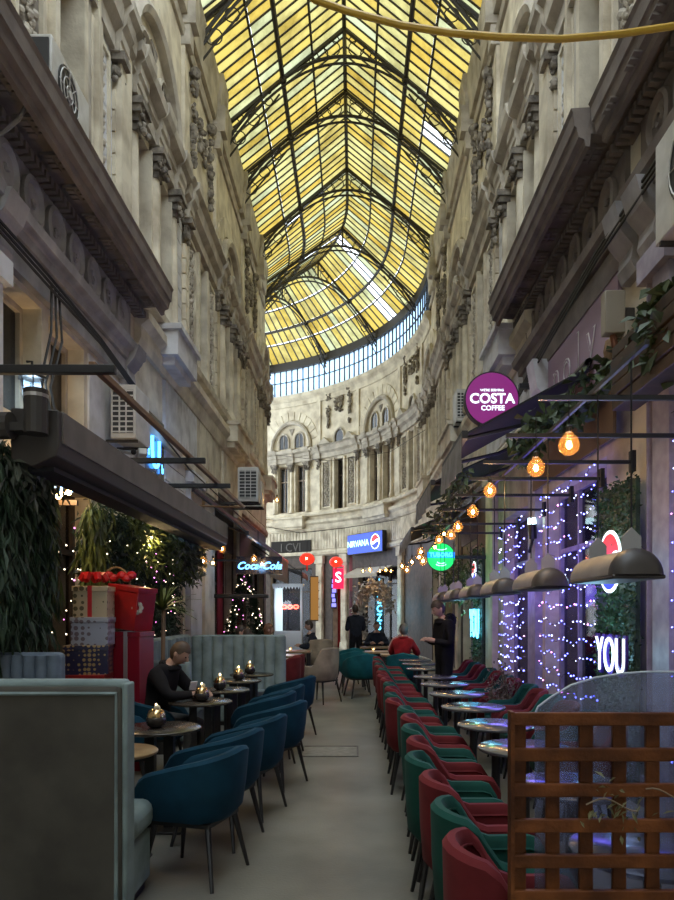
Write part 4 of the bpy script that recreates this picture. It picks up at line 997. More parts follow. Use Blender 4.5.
# ------------------------------------------------------------------ signs
WL_ = emat('white_letter_glow', (.95, .98, 1), 1.1); CY_ = emat('cyan_letter_glow', (.45, .85, 1), 1.2)
def disc(b, M, r, z0, z1, n=40):
    b.prism([(r * math.cos(2 * PI * i / n), r * math.sin(2 * PI * i / n)) for i in range(n)], lambda x, y: M @ Vector((x, y, z0)), lambda x, y: M @ Vector((x, y, z1)))
M = frame(P(492, 399, 9.4), (1, 0, 0), (0, 0, 1)); t = thing('round_shop_sign', 'round purple illuminated coffee sign hanging on the right', 'sign', P(492, 399, 9.4))
b = MB(); disc(b, M, .37, -.12, 0); b.build('case', BLACK, t); b = MB(); disc(b, M, .352, -.005, .006); b.build('face', emat('purple_sign_face', (.17, .012, .13), .55), t)
text('COSTA', .185, M @ Matrix.Translation((0, .0, .008)), emat('costa_letter', (.75, .9, 1), 1.0), t, bold=.004, extrude=.004)
text('COFFEE', .092, M @ Matrix.Translation((.01, -.125, .008)), emat('costa_letter', (.75, .9, 1), 1.0), t, bold=.001, extrude=.004); text("WE'RE SERVING", .045, M @ Matrix.Translation((0, .115, .008)), emat('costa_letter', (.75, .9, 1), 1.0), t, bold=0, extrude=.004)
MB().box(2.2, 2.5, 9.36, 9.44, 4.6, 4.66).build('bracket', BLACK, t)
# purple wall panel with outlined letters
t = thing('purple_wall_sign', 'mauve wall panel with outlined white letters above the right awning', 'sign', (2.45, 7.85, 4.5))
MB().box(2.44, 2.48, 6.5, 8.85, 3.7, 4.76).build('panel', mat('mauve_panel', (.33, .23, .31), .5), t); MB().box(2.43, 2.485, 8.85, 8.9, 3.85, 4.7).build('panel_edge', PAINT, t)
for k, ch in enumerate('noly'):
    yy = 8.48 - .42 * k
    text(ch, .62, frame(Vector((2.432, yy, 4.42)), (0, -1, 0), (0, 0, 1)), mat('white_outline', (.7, .68, .7), .4), t, name='letter', extrude=.004)
    text(ch, .62, frame(Vector((2.427, yy, 4.42)), (0, -1, 0), (0, 0, 1)), mat('mauve_panel', (0, 0, 0)), t, name='letter_core', extrude=.004, bold=-.016)
# green round sign
p = P(441, 557, 12.8); M = frame(p, (1, 0, 0), (0, 0, 1)); t = thing('round_beer_sign', 'glowing green round sign with blue lettering on the right', 'sign', p)
b = MB(); disc(b, M, .26, -.08, 0); b.build('case', BLACK, t); b = MB(); disc(b, M, .25, -.01, .004); b.build('face', emat('green_sign_face', (.005, .42, .09), 1.0), t)
b = MB(); b.prism([(-.25, -.015), (.25, -.015), (.25, .09), (-.25, .09)], lambda x, y: M @ Vector((x, y, .004)), lambda x, y: M @ Vector((x, y, .008))); b.build('banner', emat('blue_banner', (.0, .16, .75), 1.0), t)
text('TUBORG', .105, M @ Matrix.Translation((0, .038, .012)), emat('green_letter', (.1, .75, .9), .9), t, extrude=.003, bold=.003)
for k, (yy, rr) in enumerate(((-.09, .07), (-.13, .09), (.16, .1))): MB().tube([M @ Vector((rr * math.cos(a), yy + .03 * math.sin(a), .01)) for a in [PI + PI * j / 8 for j in range(9)]], .008, 5).build('swash', CY_, t)
MB().box(p.x + .2, 2.49, p.y + .02, p.y + .06, p.z - .03, p.z + .03).build('bracket', BLACK, t); plight('glow', p + Vector((0, -.3, 0)), (.1, 1, .3), 3, .1, t)
# blue box sign on the bend
uc_ = u_right(372); c0 = WR(u_right(391), 0, .35); c1 = WR(u_right(353), 0, .35); mid = (c0 + c1) / 2; rd = (c0 - c1).normalized(); mid.z = 1.6 + (612 - 543) * mid.y / 700
M = frame(mid, rd, (0, 0, 1)); L = (c0 - c1).length * .96
t = thing('blue_shop_sign', 'long blue illuminated shop sign on the far bend', 'sign', mid)
b = MB(); b.prism([(-L / 2, -.42), (L / 2, -.42), (L / 2, .42), (-L / 2, .42)], lambda x, y: M @ Vector((x, y, -.2)), lambda x, y: M @ Vector((x, y, 0))); b.build('case', BLACK, t)
b = MB(); b.prism([(-L / 2 + .03, -.39), (L / 2 - .03, -.39), (L / 2 - .03, .39), (-L / 2 + .03, .39)], lambda x, y: M @ Vector((x, y, 0)), lambda x, y: M @ Vector((x, y, .01))); b.build('face', emat('blue_sign_face', (.012, .05, .55), .9), t)
text('NIRVANA', .36, M @ Matrix.Translation((-.22 * L + .1, 0, .015)), CY_, t, extrude=.004, bold=.004, sx=.62 * L / 1.55)
def pepsi(M, r, t, glow=1.0):
    n = 24
    def cap(lo, hi, f):
        pts = []
        for i in range(n + 1):
            x = -1 + 2 * i / n; pts.append((x, f(x, hi)))
        for i in range(n, -1, -1):
            x = -1 + 2 * i / n; pts.append((x, f(x, lo)))
        return pts
    circ = lambda x: math.sqrt(max(0, 1 - x * x))
    def cl(x, v): return max(-circ(x), min(circ(x), v))
    wave = lambda x, o: o + .18 * math.sin(x * 2.6)
    b = MB(); disc(b, M, r * 1.12, 0, .006); b.build('logo_rim', emat('white_rim', (.75, .9, 1), 1.6 * glow), t)
    for nm, lo, hi, col in (('logo_top', lambda x: cl(x, wave(x, .16)), lambda x: circ(x), (.55, .01, .02)), ('logo_bottom', lambda x: -circ(x), lambda x: cl(x, wave(x, -.22)), (.01, .03, .5))):
        pts = [(r * x, r * hi(x)) for x in [-1 + 2 * i / n for i in range(n + 1)]] + [(r * x, r * lo(x)) for x in [1 - 2 * i / n for i in range(n + 1)]]
        vs = [M @ Vector((x, y, .01)) for x, y in pts]; m_ = len(pts); b = MB()
        b.add(vs, [(i, i + 1, m_ - 2 - i, m_ - 1 - i) for i in range(n)]); b.build(nm, emat(nm, col, .9 * glow), t)
pepsi(M @ Matrix.Translation((L * .31, 0, .012)), .27, t); plight('glow', mid + Vector((0, -1, -.3)), (.2, .4, 1), 10, .3, t)
# red sign with a white curled figure, plus the red lanterns
uq = u_right(347); p = WR(uq, 0, .5); p.z = 1.6 + 35 * p.y / 700; M = frame(p, (1, 0, 0), (0, 0, 1))
t = thing('red_hanging_sign', 'red upright sign with a white curled letter on the far bend', 'sign', p)
b = MB(); b.prism([(-.23, -.5), (.23, -.5), (.23, .5), (-.23, .5)], lambda x, y: M @ Vector((x, y, -.06)), lambda x, y: M @ Vector((x, y, .0))); b.build('face', emat('red_sign_face', (.75, .01, .06), .9), t)
text('S', .62, M @ Matrix.Translation((0, -.03, .008)), emat('white_letter_glow', (1, 1, 1), 1), t, bold=.01); MB().box(p.x - .2, p.x + .2, p.y - .06, p.y - .055, p.z + .36, p.z + .44).build('sign_band', WHITE, t); MB().box(p.x - .02, p.x + .02, p.y, p.y + .5, p.z + .42, p.z + .46).build('bracket', BLACK, t)
for k, (px, py, Y) in enumerate(((307, 559, 21.5), (336, 562, 24.5))):
    p = P(px, py, Y); t = thing('paper_lantern', ['red paper lantern left of the far pier', 'red paper lantern by the far red doorway'][k], 'lantern', p, 'red lanterns')
    b = MB(); n = 16
    b.lathe([(.06, -.18), (.14, -.15), (.21, -.08), (.235, 0), (.21, .08), (.14, .15), (.06, .18)], 14, p); b.build('shade', emat('lantern_red', (.75, .03, .015), .8), t, smooth=True)
    for j in range(7): MB().tube([p + Vector((.238 * math.sin(q) * math.cos(j * PI / 7), .238 * math.sin(q) * math.sin(j * PI / 7), .185 * math.cos(q))) for q in [PI * x / 8 for x in range(9)]], .006, 4).build('rib', mat('lantern_rib', (.2, .01, .01), .6), t)
    MB().ball(p + Vector((0, -.24, 0)), .03, 6, 5).build('lamp_spot', emat('bulb_warm', (1, .62, .25), 14), t); MB().tube([p + Vector((0, 0, .18)), p + Vector((0, 0, .8))], .008, 4).build('cord', BLACK, t); MB().tube([p + Vector((0, 0, -.18)), p + Vector((0, 0, -.36))], [.03, .02], 6).build('tassel', mat('lantern_tassel', (.5, .05, .02), .7), t)
    plight('glow', p + Vector((0, -.6, -.2)), (1, .15, .08), 6, .2, t)
# upright neon signs of the far bend
def vsign(name, label, px, py0, py1, d, wdt, txt, col, gl):
    q = WR(u_right(px), 0, d); z0 = 1.6 + (612 - py1) * q.y / 700; z1 = 1.6 + (612 - py0) * q.y / 700; t = thing(name, label, 'sign', (q.x, q.y, z0))
    MB().box(q.x - wdt / 2, q.x + wdt / 2, q.y, q.y + .08, z0, z1).build('case', BLACK, t); n = len(txt); h = (z1 - z0) / n
    for i, ch in enumerate(txt): text(ch, h * 1.15, frame(Vector((q.x, q.y - .01, z1 - h * (i + .5))), (1, 0, 0), (0, 0, 1)), gl, t, name='letter', extrude=.004, bold=.006, sx=wdt / h * .75)
    plight('glow', (q.x, q.y - .6, (z0 + z1) / 2), col, 8, .2, t); MB().box(q.x - .03, q.x + .03, q.y + .08, q.y + d, z1 - .2, z1 - .14).build('bracket', BLACK, t)
vsign('neon_sign', 'tall cyan upright neon sign on the far right', 393, 578, 640, .6, .36, 'IIZCZSI', (.2, .7, 1), emat('cyan_neon', (.1, .6, 1), 2.5))
q = WR(u_right(335.5), 0, .1); t = thing('neon_sign', 'blue-violet upright light panel in the far red doorway', 'sign', (q.x, q.y, 1.8))
MB().box(q.x - .13, q.x + .13, q.y, q.y + .06, 1.75, 3.1).build('case', BLACK, t)
for k in range(6): MB().box(q.x - .1 + .02 * (k % 2), q.x + .1 - .03 * (k % 3), q.y - .01, q.y, 1.82 + .21 * k, 1.98 + .21 * k).build('lit_segment', emat('violet_neon', (.25, .25, 1), .8), t)
uA, uB = u_right(353), u_right(333); MB().wbox(WR, uA, uB, 0, 4.0, -.4, -.3).build('red_door_panel', mat('deep_red_panel', (.26, .012, .018), .6), wall_right)
d1 = struct(bpy.data.objects.new('door_1', None)); C.objects.link(d1); MB().wbox(WR, uA + .25, uB - .25, 0, 2.5, -.3, -.24).build('door_leaf', mat('dark_red_door', (.13, .008, .012), .5), d1)
# Coca-Cola neon on the left
p = P(259, 566, 14.6); M = frame(p, (1, 0, 0), (0, 0, 1)); t = thing('neon_script_sign', 'blue neon script sign hung over the left christmas tree', 'sign', p)
text('Coca-Cola', .215, M, emat('blue_neon_script', (.12, .45, 1), 2.2), t, shear=.35, extrude=.01, bold=.004); MB().box(p.x - .48, p.x + .48, p.y + .01, p.y + .03, p.z - .17, p.z + .2).build('backing', mat('black_acrylic', (.01, .01, .015), .2), t); plight('glow', p + Vector((0, -.4, 0)), (.2, .5, 1), 4, .1, t)
MB().box(-2.99, p.x - .4, p.y, p.y + .04, p.z + .1, p.z + .14).build('bracket', BLACK, t)
# blue neon ring on the left mezzanine
t = thing('neon_letter_sign', 'blue U-shaped neon with small letters on the dark left window', 'sign', (-2.9, 10.3, 4.0)); NB = emat('blue_neon', (.06, .32, 1), 3.5)
MB().tube([(-2.93, 10.12, 4.36), (-2.93, 10.12, 3.95)] + [(-2.93, 10.3 - .18 * math.cos(a), 3.95 - .22 * math.sin(a)) for a in [PI * k / 8 for k in range(1, 8)]] + [(-2.93, 10.48, 3.95), (-2.93, 10.48, 4.36)], .024, 6).build('tube', NB, t); text('s', .2, frame(Vector((-2.93, 9.95, 3.9)), (0, 1, 0), (0, 0, 1)), NB, t, extrude=.004); text('b', .2, frame(Vector((-2.93, 10.66, 3.76)), (0, 1, 0), (0, 0, 1)), NB, t, extrude=.004); MB().box(-2.99, -2.96, 9.75, 10.85, 3.5, 4.5).build('backing', mat('black_acrylic', (0, 0, 0)), t)
plight('glow', (-2.6, 10.3, 4.0), (.1, .4, 1), 3, .1, t)
# ------------------------------------------------------------------ string bulbs on the right
FILB = emat('bulb_filament', (1, .62, .26), 30); BGL = glass('amber_bulb_glass', tint=(1, .93, .8), alpha=.9, rough=.04, body=(.34, .2, .08)); SOC = mat('black_socket', (.02, .018, .015), .5)
def bulb(p, label, r, e, group, cord=.25):
    p = Vector(p); t = thing('globe_bulb', label, 'lamp', p, group)
    MB().lathe([(.02, r * 1.25), (r * .45, r * .98), (r * .85, r * .55), (r, 0), (r * .87, -r * .5), (r * .5, -r * .87), (.004, -r)], 16, p).build('glass_globe', BGL, t, smooth=True)
    MB().ball(p, r * .27, 8, 6, (1, 1, 1.4)).build('filament', FILB, [o for o in t.children if o.name.startswith('glass_globe')][0]); MB().lathe([(.018, r * 1.2), (.02, r * 1.7), (.012, r * 1.85)], 10, p).build('socket', SOC, t)
    MB().tube([p + Vector((0, 0, r * 1.8)), p + Vector((0, 0, r * 1.8 + cord))], .004, 4).build('cord', SOC, t)
    if e: plight('glow', p, (1, .62, .28), e, r * .4, t)
GB = 'globe bulbs over the right terrace'
for k, (px, py, Y) in enumerate(((569, 445, 4.25), (536, 468, 5.03), (490, 491, 6.7), (473, 512, 7.7), (458, 527, 8.8), (451, 535, 9.4), (444, 534, 10.2), (439, 540, 10.8), (435, 547, 11.4), (421, 552, 13.8), (419, 557, 14.3), (423, 561, 13.6), (412, 562, 16), (407, 570, 17.4), (402, 566, 18.6))):
    bulb(P(px, py, Y), 'clear globe bulb, %s from the camera on the right string' % ORD[k], .065 if k < 9 else .085, 7 if k < 5 else (6 if k % 2 else 0), GB)
for k, (px, py, Y) in enumerate(((203, 561, 11.8), (213, 563, 12.3), (222, 549, 12.6), (254, 559, 13.9), (262, 564, 13.2), (277, 500, 17.5))):
    bulb(P(px, py, Y), ['warm bulb above the beige door, leftmost', 'warm bulb above the beige door, right one', 'warm bulb on the left black bar', 'bright bulb beside the blue script sign', 'bulb hanging right of the blue script sign', 'amber globe below the left upper wall, alone'][k], .07, (4, 0, 4, 5, 0, 3)[k], 'warm bulbs on the left')
for k, px in enumerate((363, 370, 380, 386, 391)): bulb(P(px, 571 - k % 2, 24.6), 'small warm bulb, %s from the left under the far cream awning' % ORD[k], .09, 6 if k in (1, 3) else 0, 'bulbs under the far awning')
# rails across the right terrace that carry bulbs and heaters
HEAT = [3.53, 5.1, 6.6, 8.1, 9.6, 11.1]
for k, y in enumerate((4.2, 5.1, 6.0, 6.75, 7.7, 8.8, 10.2, 11.4)):
    t = thing('terrace_rail', 'thin black rail over the right terrace, %s from the camera' % ORD[k], 'rail', (1.8, y, 2.82), 'black rails over the right terrace')
    MB().box(1.1, 2.39, y - .012, y + .012, 2.87, 2.9).build('bar', BLACK, t); MB().box(2.36, 2.395, y - .04, y + .04, 2.8, 2.98).build('wall_plate', BLACK, t)
t = thing('terrace_rail', 'long thin black rail running lengthwise above the right heaters', 'rail', (1.42, 7.5, 2.9), 'black rails over the right terrace'); MB().box(1.41, 1.43, 3.4, 12, 2.9, 2.925).build('bar', BLACK, t)
# barrel-shaped heaters hung in a row
HB = mat('heater_lit_side', (.23, .22, .215), .45, .2, var=(.17, .165, .16), scale=6); HC = mat('heater_shaded_metal', (.05, .043, .04), .45)  # hood lighter, cap darker: light from the walkway put into the colours
for k, y in enumerate(HEAT):
    x0, zb, rx, rz_ = 1.435, 1.79, .135, .135
    t = thing('patio_heater', 'dark metal barrel-shaped hanging heater, side coloured as lit and end as shaded, %s from the camera' % ORD[k], 'heater', (x0, y, zb), 'hanging heaters over the right terrace')
    half = [(rx * math.cos(PI * i / 14), rz_ * math.sin(PI * i / 14)) for i in range(15)]
    MB().prism(half, lambda x, z: Vector((x0 + x, y + .06, zb + z)), lambda x, z: Vector((x0 + x, y + .70, zb + z))).build('hood', HB, t, smooth=True)
    cb = MB()
    for i in range(4):
        f0, f1 = (i / 4), ((i + 1) / 4); s0_, s1_ = math.cos(f0 * PI / 2), math.cos(f1 * PI / 2)
    vs = []
    for i in range(5):
        f = i / 4; q = math.cos(f * PI / 2 * .95); vs += [Vector((x0 + x * (.55 + .45 * q) * 1.02, y + .06 - .09 * math.sin(f * PI / 2), zb + z * (.25 + .75 * q) * 1.03)) for x, z in half]
    m_ = 15; cb.add(vs, [(i * m_ + j, i * m_ + j + 1, (i + 1) * m_ + j + 1, (i + 1) * m_ + j) for i in range(4) for j in range(14)] + [tuple(4 * m_ + j for j in range(15))]); cb.build('end_cap', HC, t, smooth=True)
    MB().box(x0 - rx, x0 + rx, y, y + .7, zb - .022, zb).build('rim', HC, t, bevel=.008)
    for yy in (y + .1, y + .6):
        MB().prism([(-.05, .1), (.05, .1), (.05, .2), (.0, .25), (-.05, .2)], lambda x, z: Vector((x0 + x, yy, zb + z)), lambda x, z: Vector((x0 + x, yy + .012, zb + z))).build('hanger_plate', mat('grey_tag', (.3, .3, .3), .6), t); MB().tube([(x0, yy + .006, zb + .24), (x0, yy + .006, 2.9)], .005, 4).build('suspension_rod', BLACK, t)
t = thing('patio_heater', 'flat black slab heater hung on the left before the christmas tree', 'heater', (-2.1, 13, 1.9)); MB().box(-2.6, -1.62, 12.9, 13.15, 1.86, 1.93).build('slab', BLACK, t, bevel=.01)
for x in (-2.4, -1.8): MB().tube([(x, 13, 1.93), (x, 13, 3.1)], .006, 4).build('suspension_rod', BLACK, t)
# ------------------------------------------------------------------ light curtains, hedge and neon on the right
LB = emat('led_blue', (.12, .14, 1), 8); LW = emat('led_white', (.5, .55, 1), 6); LP = emat('led_pink', (1, .25, .9), 6); WIRE = mat('led_wire', (.03, .03, .04), .6)
def led_curtain(label, y0, y1, z0, z1, cols, rows, x, e, seed, pink=.05):
    r = random.Random(seed); t = thing('led_curtain', label, 'string lights', (x, (y0 + y1) / 2, z0), 'blue light curtains on the right'); wb = MB(); pts = []
    for i in range(rows):
        z = z1 - (z1 - z0) * i / (rows - 1); line = []
        for j in range(cols + 1):
            y = y0 + (y1 - y0) * j / cols; line.append(Vector((x + r.gauss(0, .008), y, z + .03 * math.sin(j * 1.1 + i) + r.gauss(0, .012) + .05 * (4 * ((j / cols) - .5) ** 2 - 1))))
        wb.tube(line, .003, 3); pts += line
    stuff(wb.build('wires', WIRE, t)); b = MB()
    for p in pts:
        if r.random() < .12: continue
        q = r.random(); b.mi = 1 if q < .25 else (2 if q < .25 + pink else 0); b.ball(p, r.uniform(.005, .0105) * (y1 / 9) ** .5, 5, 4)
    stuff(b.build('light_points', [LB, LW, LP], t))
    for f in (.25, .75): plight('glow', (x - .22, y0 + (y1 - y0) * f, z0 + (z1 - z0) * .55), (.22, .16, 1), e / 2, .25, t)
led_curtain('blue light curtain over the wide right shop window beside the hedge panel', 6.82, 9.0, .75, 3.05, 20, 13, 2.37, 15, 1, .1)
led_curtain('blue light curtain over the darker right door farther back', 9.85, 11.5, .6, 2.95, 13, 15, 2.37, 11, 2, .03)
led_curtain('blue light curtain at the far right edge behind the white pillar', 4.0, 5.22, .5, 3.1, 9, 14, 2.37, 4, 3, .05)
t = thing('hedge_panel', 'green artificial hedge panel with a round logo on the right wall', 'hedge panel', (2.42, 6.27, 0)); MB().box(2.34, 2.38, 5.84, 6.74, 0, 2.72).build('board', PINEL, t)
l = MB(); leaves(l, lambda: Vector((2.335, rg.uniform(5.82, 6.76), rg.uniform(.1, 2.76))), 5200, (.018, .01, .01), .045, .03, rg, 0); stuff(l.build('leaves', MOSS, t))
pepsi(frame(Vector((2.285, 6.27, 2.05)), (0, -1, 0), (0, 0, 1)), .25, t, 1.4)
text('YOU', .47, frame(Vector((2.29, 6.25, 1.2)), (0, -1, 0), (0, 0, 1)), mat('violet_letter_edge', (.06, .02, .2), .4), t, extrude=.012, bold=.02, sx=.72)
text('YOU', .47, frame(Vector((2.272, 6.25, 1.2)), (0, -1, 0), (0, 0, 1)), emat('you_letter', (.75, .85, 1), 1.6), t, name='lit_lettering', extrude=.006, bold=-.008, sx=.72)
plight('glow', (2.1, 6.25, 1.2), (.35, .75, 1), 5, .1, t); plight('glow', (2.1, 6.27, 2.0), (.4, .8, 1), 3, .1, t)
t = thing('hedge_panel', 'small hedge panel with cyan neon, farther along the right wall', 'hedge panel', (2.42, 13.4, 0)); MB().box(2.36, 2.4, 13.0, 13.9, 0, 2.8).build('board', PINEL, t)
l = MB(); leaves(l, lambda: Vector((2.35, rg.uniform(13, 13.9), rg.uniform(.1, 2.85))), 1500, (.03, .02, .01), .07, .05, rg, 0); stuff(l.build('leaves', MOSS, t))
text('YOU', .8, frame(Vector((2.29, 13.45, 1.35)), (0, -1, 0), (0, 0, 1)), emat('cyan_neon', (.1, .6, 1), 2.5), t, extrude=.01, sx=.6); pepsi(frame(Vector((2.29, 13.45, 2.35)), (0, -1, 0), (0, 0, 1)), .2, t); plight('glow', (2.0, 13.4, 1.5), (.3, .8, 1), 6, .1, t)
t = thing('small_spotlight', 'small spotlight with a white glowing lens between the light curtains', 'lamp', P(533, 535, 9.3)); p = P(533, 535, 9.3)
MB().tube([p + Vector((0, 0, -.05)), p + Vector((-.02, -.03, .14))], [.05, .06], 10).build('housing', BLACK, t); MB().tube([p + Vector((-.02, -.03, .14)), p + Vector((-.025, -.035, .22))], [.055, .05], 10).build('lens', emat('spot_lens', (.6, .9, 1), 3), t); MB().tube([p + Vector((0, 0, -.05)), Vector((2.39, 9.6, p.z - .2))], .02, 6).build('arm', BLACK, t)
# ------------------------------------------------------------------ garlands
def garland(label, pts, n, spread, L, wd, lm, x=None, group=None, name='ivy_garland', cat='garland'):
    t = thing(name, label, cat, pts[0], group); MB().tube(pts, .012, 5).build('stem', TWIG, t); dense = []
    for a, c in zip(pts, pts[1:]):
        for k in range(12): dense.append(Vector(a).lerp(Vector(c), k / 12))
    l = MB(); leaves(l, dense, n, spread, L, wd, rg, .4); stuff(l.build('leaves', lm, t)); return t
garland('ivy garland draped along the near right awning edge', [P(520, 447, 6.95), P(545, 425, 6.95), P(575, 405, 6.9), P(605, 378, 6.6), P(640, 348, 5.75), P(668, 316, 5.2)], 700, (.05, .12, .09), .14, .1, IVY)
garland('thin greenery trailing under the second right awning', [P(462, 475, 9.6), P(452, 495, 10), P(440, 520, 11.2), P(432, 535, 12.5)], 400, (.08, .2, .08), .12, .07, IVY)
garland('dusty ivy climbing by the right timber box', [P(655, 325, 5.3), P(668, 330, 5.1), P(678, 300, 5.0)], 260, (.06, .1, .14), .14, .1, IVY)
garland('hanging leafy plant beside the green round sign', [P(455, 560, 13.4), P(458, 580, 13.4), P(456, 598, 13.4)], 500, (.18, .1, .12), .14, .04, FERN)
garland('pale blossom garland round the far right doorway', [P(362, 640, 25.5), P(359, 610, 25.5), P(364, 592, 25.5), P(374, 585, 25.5), P(384, 590, 25.5), P(388, 610, 25.5)], 900, (.12, .1, .12), .2, .14, leafm('pale_blossom', (.62, .60, .54)))
# wooden mask-like ornament and junction box at the garland
t = thing('carved_ornament', 'small carved wooden ornament hanging in the garland', 'ornament', P(616, 352, 6.5)); p = P(616, 352, 6.5); b = MB(); b.lathe([(.04, -.13), (.1, -.1), (.12, 0), (.1, .1), (.05, .14)], 8, p); b.build('block', mat('carved_wood', (.34, .22, .13), .7, var=(.2, .12, .06), scale=20), t)
for q in (-.03, .03): MB().tube([p + Vector((q, -.115, -.03)), p + Vector((q, -.115, .08))], .012, 5).build('carved_ridge', DARKW, t)
t = thing('junction_box', 'beige rectangular electrical box on the right pilaster', 'box', P(612, 315, 6.3)); p = P(613, 314, 6.25); MB().box(p.x - .09, p.x + .09, p.y - .06, p.y + .06, p.z - .19, p.z + .19).build('cover', mat('beige_metal', (.26, .23, .18), .5), t, bevel=.01); MB().tube([p + Vector((0, 0, -.19)), p + Vector((.02, .0, -.3))], .03, 8).build('rusty_gland', mat('rust', (.16, .06, .03), .8), t)
MB().box(p.x + .05, 2.49, p.y - .02, p.y + .02, p.z - .05, p.z + .05).build('mount', IRON, t)
# ------------------------------------------------------------------ greenery, gifts and lights on the left
def foliage(name, label, fn, n, L, wd, lm, droop, loc, spread=(.04, .06, .06)):
    l = MB(); leaves(l, fn, n, spread, L, wd, rg, droop); o = l.build(name, lm); o['kind'] = 'stuff'; o['label'] = label; o['category'] = 'foliage'; return o
foliage('hanging_foliage', 'dark hanging vine curtain at the left edge', lambda: Vector((rg.uniform(-2.85, -2.62), rg.uniform(5.15, 6.1), 1.35 + 1.5 * rg.random() ** .7)), 4200, .2, .02, PINEL, 2.2, None)
foliage('hanging_foliage', 'bright green grassy strands beside the vine curtain', lambda: Vector((rg.uniform(-2.85, -2.75), rg.choice((6.15, 6.3, 7.45, 7.6, 7.75)) + rg.gauss(0, .05), 1.75 + 1.0 * rg.random())), 1500, .26, .014, FERN, 2.5, None)
foliage('hanging_foliage', 'dense evergreen branches covering the left wall', lambda: Vector((rg.uniform(-2.95, -2.72), rg.uniform(7.5, 11.0), rg.uniform(1.0, 2.75))), 9000, .13, .035, PINEL, .6, None)
foliage('hanging_foliage', 'lighter leafy branches under the left cassette', lambda: Vector((rg.uniform(-2.85, -2.65), rg.uniform(8.4, 12.0), rg.uniform(2.2, 2.75))), 2600, .14, .05, FERN, .5, None)
foliage('hanging_foliage', 'dusty silver-grey leaves at the end of the left cassette', lambda: Vector((rg.uniform(-2.8, -2.6), rg.gauss(11.2, .35), rg.gauss(2.5, .15))), 900, .15, .08, OLIVE, .5, None)
foliage('hanging_foliage', 'silver-grey leaves over the nearest left vine', lambda: Vector((rg.uniform(-2.7, -2.5), rg.gauss(5.6, .2), rg.gauss(2.75, .1))), 300, .14, .05, OLIVE, .8, None)
foliage('hanging_foliage', 'low evergreen undergrowth behind the seated man', lambda: Vector((rg.uniform(-2.95, -2.66), rg.uniform(8.0, 11.0), rg.uniform(.1, 1.1))), 2600, .16, .05, MOSS, .3, None)
lt = thing('fairy_lights', 'tiny white and pink fairy lights in the left greenery', 'string lights', (-2.8, 8, 1.2)); b = MB()
for k in range(150):
    y = rg.uniform(5.95, 10.5); b.mi = 0 if rg.random() < .65 else 1; b.ball((-2.68 if y > 7.4 else -2.88, y, rg.uniform(1.0, 2.6)), .006 + .003 * rg.random(), 5, 4)
stuff(b.build('light_points', [emat('fairy_white', (1, .8, .55), 3), emat('fairy_pink', (1, .25, .8), 2.5)], lt))
# warm lamp cluster and blue drips by the doorway
t = thing('drip_neon_lamp', 'cluster of blue drip neon above glowing warm bulbs on the left', 'lamp', P(52, 490, 6.75)); c = P(54, 496, 6.75)
for k in range(7): x = c + Vector((-.14 + .045 * k, .02 * k, 0)); MB().tube([x + Vector((0, 0, .28 - .02 * (k % 3))), x + Vector((.01, 0, .16)), x + Vector((-.005, 0, .06 + .03 * (k % 2)))], .011, 6).build('blue_strip', emat('drip_blue', (.2, .5, 1), 2.2), t)
for k in range(6): MB().ball(c + Vector((-.12 + .05 * k, .03 * (k % 2), .0 + .02 * (k % 3))), .028, 8, 6).build('bulb', emat('bulb_warm', (1, .62, .25), 14), t)
MB().box(c.x - .2, c.x + .2, c.y + .05, c.y + .09, c.z - .08, c.z - .03).build('shelf', DARKW, t); plight('glow', c + Vector((.15, -.15, .05)), (1, .65, .3), 12, .06, t)
t = thing('lamp_cluster', 'three warm bulbs glowing in the leafy left wall', 'lamp', P(145, 538, 9.4))
for px, py in ((135, 539), (142, 541), (150, 537)): MB().ball(P(px, py, 9.25), .032, 8, 6).build('bulb', emat('bulb_warm', (1, .62, .25), 14), t)
MB().tube([P(130, 535, 9.3), P(156, 532, 9.3)], .008, 5).build('rod', BLACK, t); plight('glow', P(146, 545, 9.0), (1, .72, .35), 32, .06, t)
# wall lantern, floodlight and camera
p = P(32, 388, 6.35); t = thing('wall_lantern', 'black wall lantern with a bluish glow on the left', 'lantern', p)
MB().lathe([(.02, .16), (.13, .1), (.13, .08)], 6, p).build('roof', BLACK, t); MB().lathe([(.07, -.14), (.1, .08)], 6, p).build('glass', glass('lantern_glass', alpha=.6, body=(.3, .4, .5)), t); MB().lathe([(.075, -.16), (.075, -.14)], 6, p).build('base', BLACK, t)
for k in range(6): a = PI / 3 * k; MB().tube([p + Vector((.072 * math.cos(a), .072 * math.sin(a), -.14)), p + Vector((.102 * math.cos(a), .102 * math.sin(a), .08))], .007, 4).build('bar', BLACK, t)
MB().ball(p + Vector((0, 0, -.03)), .03, 8, 6).build('bulb', emat('lantern_bulb', (.7, .88, 1), 12), t); MB().tube([p + Vector((0, 0, .16)), p + Vector((0, .0, .24)), Vector((-2.98, p.y, p.z + .24))], .012, 5).build('arm', BLACK, t); plight('glow', p, (.6, .82, 1), 6, .05, t)
p = P(36, 412, 5.1); t = thing('floodlight', 'dark cylindrical floodlight on the near end of the left cassette', 'lamp', p); MB().tube([p + Vector((0, 0, -.16)), p + Vector((0, 0, .16))], .085, 14).build('body', IRON, t); MB().tube([p + Vector((0, 0, .1)), p + Vector((0, 0, .125))], .088, 14).build('band', SILVER, t); MB().tube([p + Vector((-.18, 0, -.1)), p + Vector((-.34, 0, -.1))], .1, 12).build('drum', CASED, t); MB().box(p.x - .2, p.x - .05, p.y - .03, p.y + .1, p.z - .14, p.z - .08).build('clamp', IRON, t)
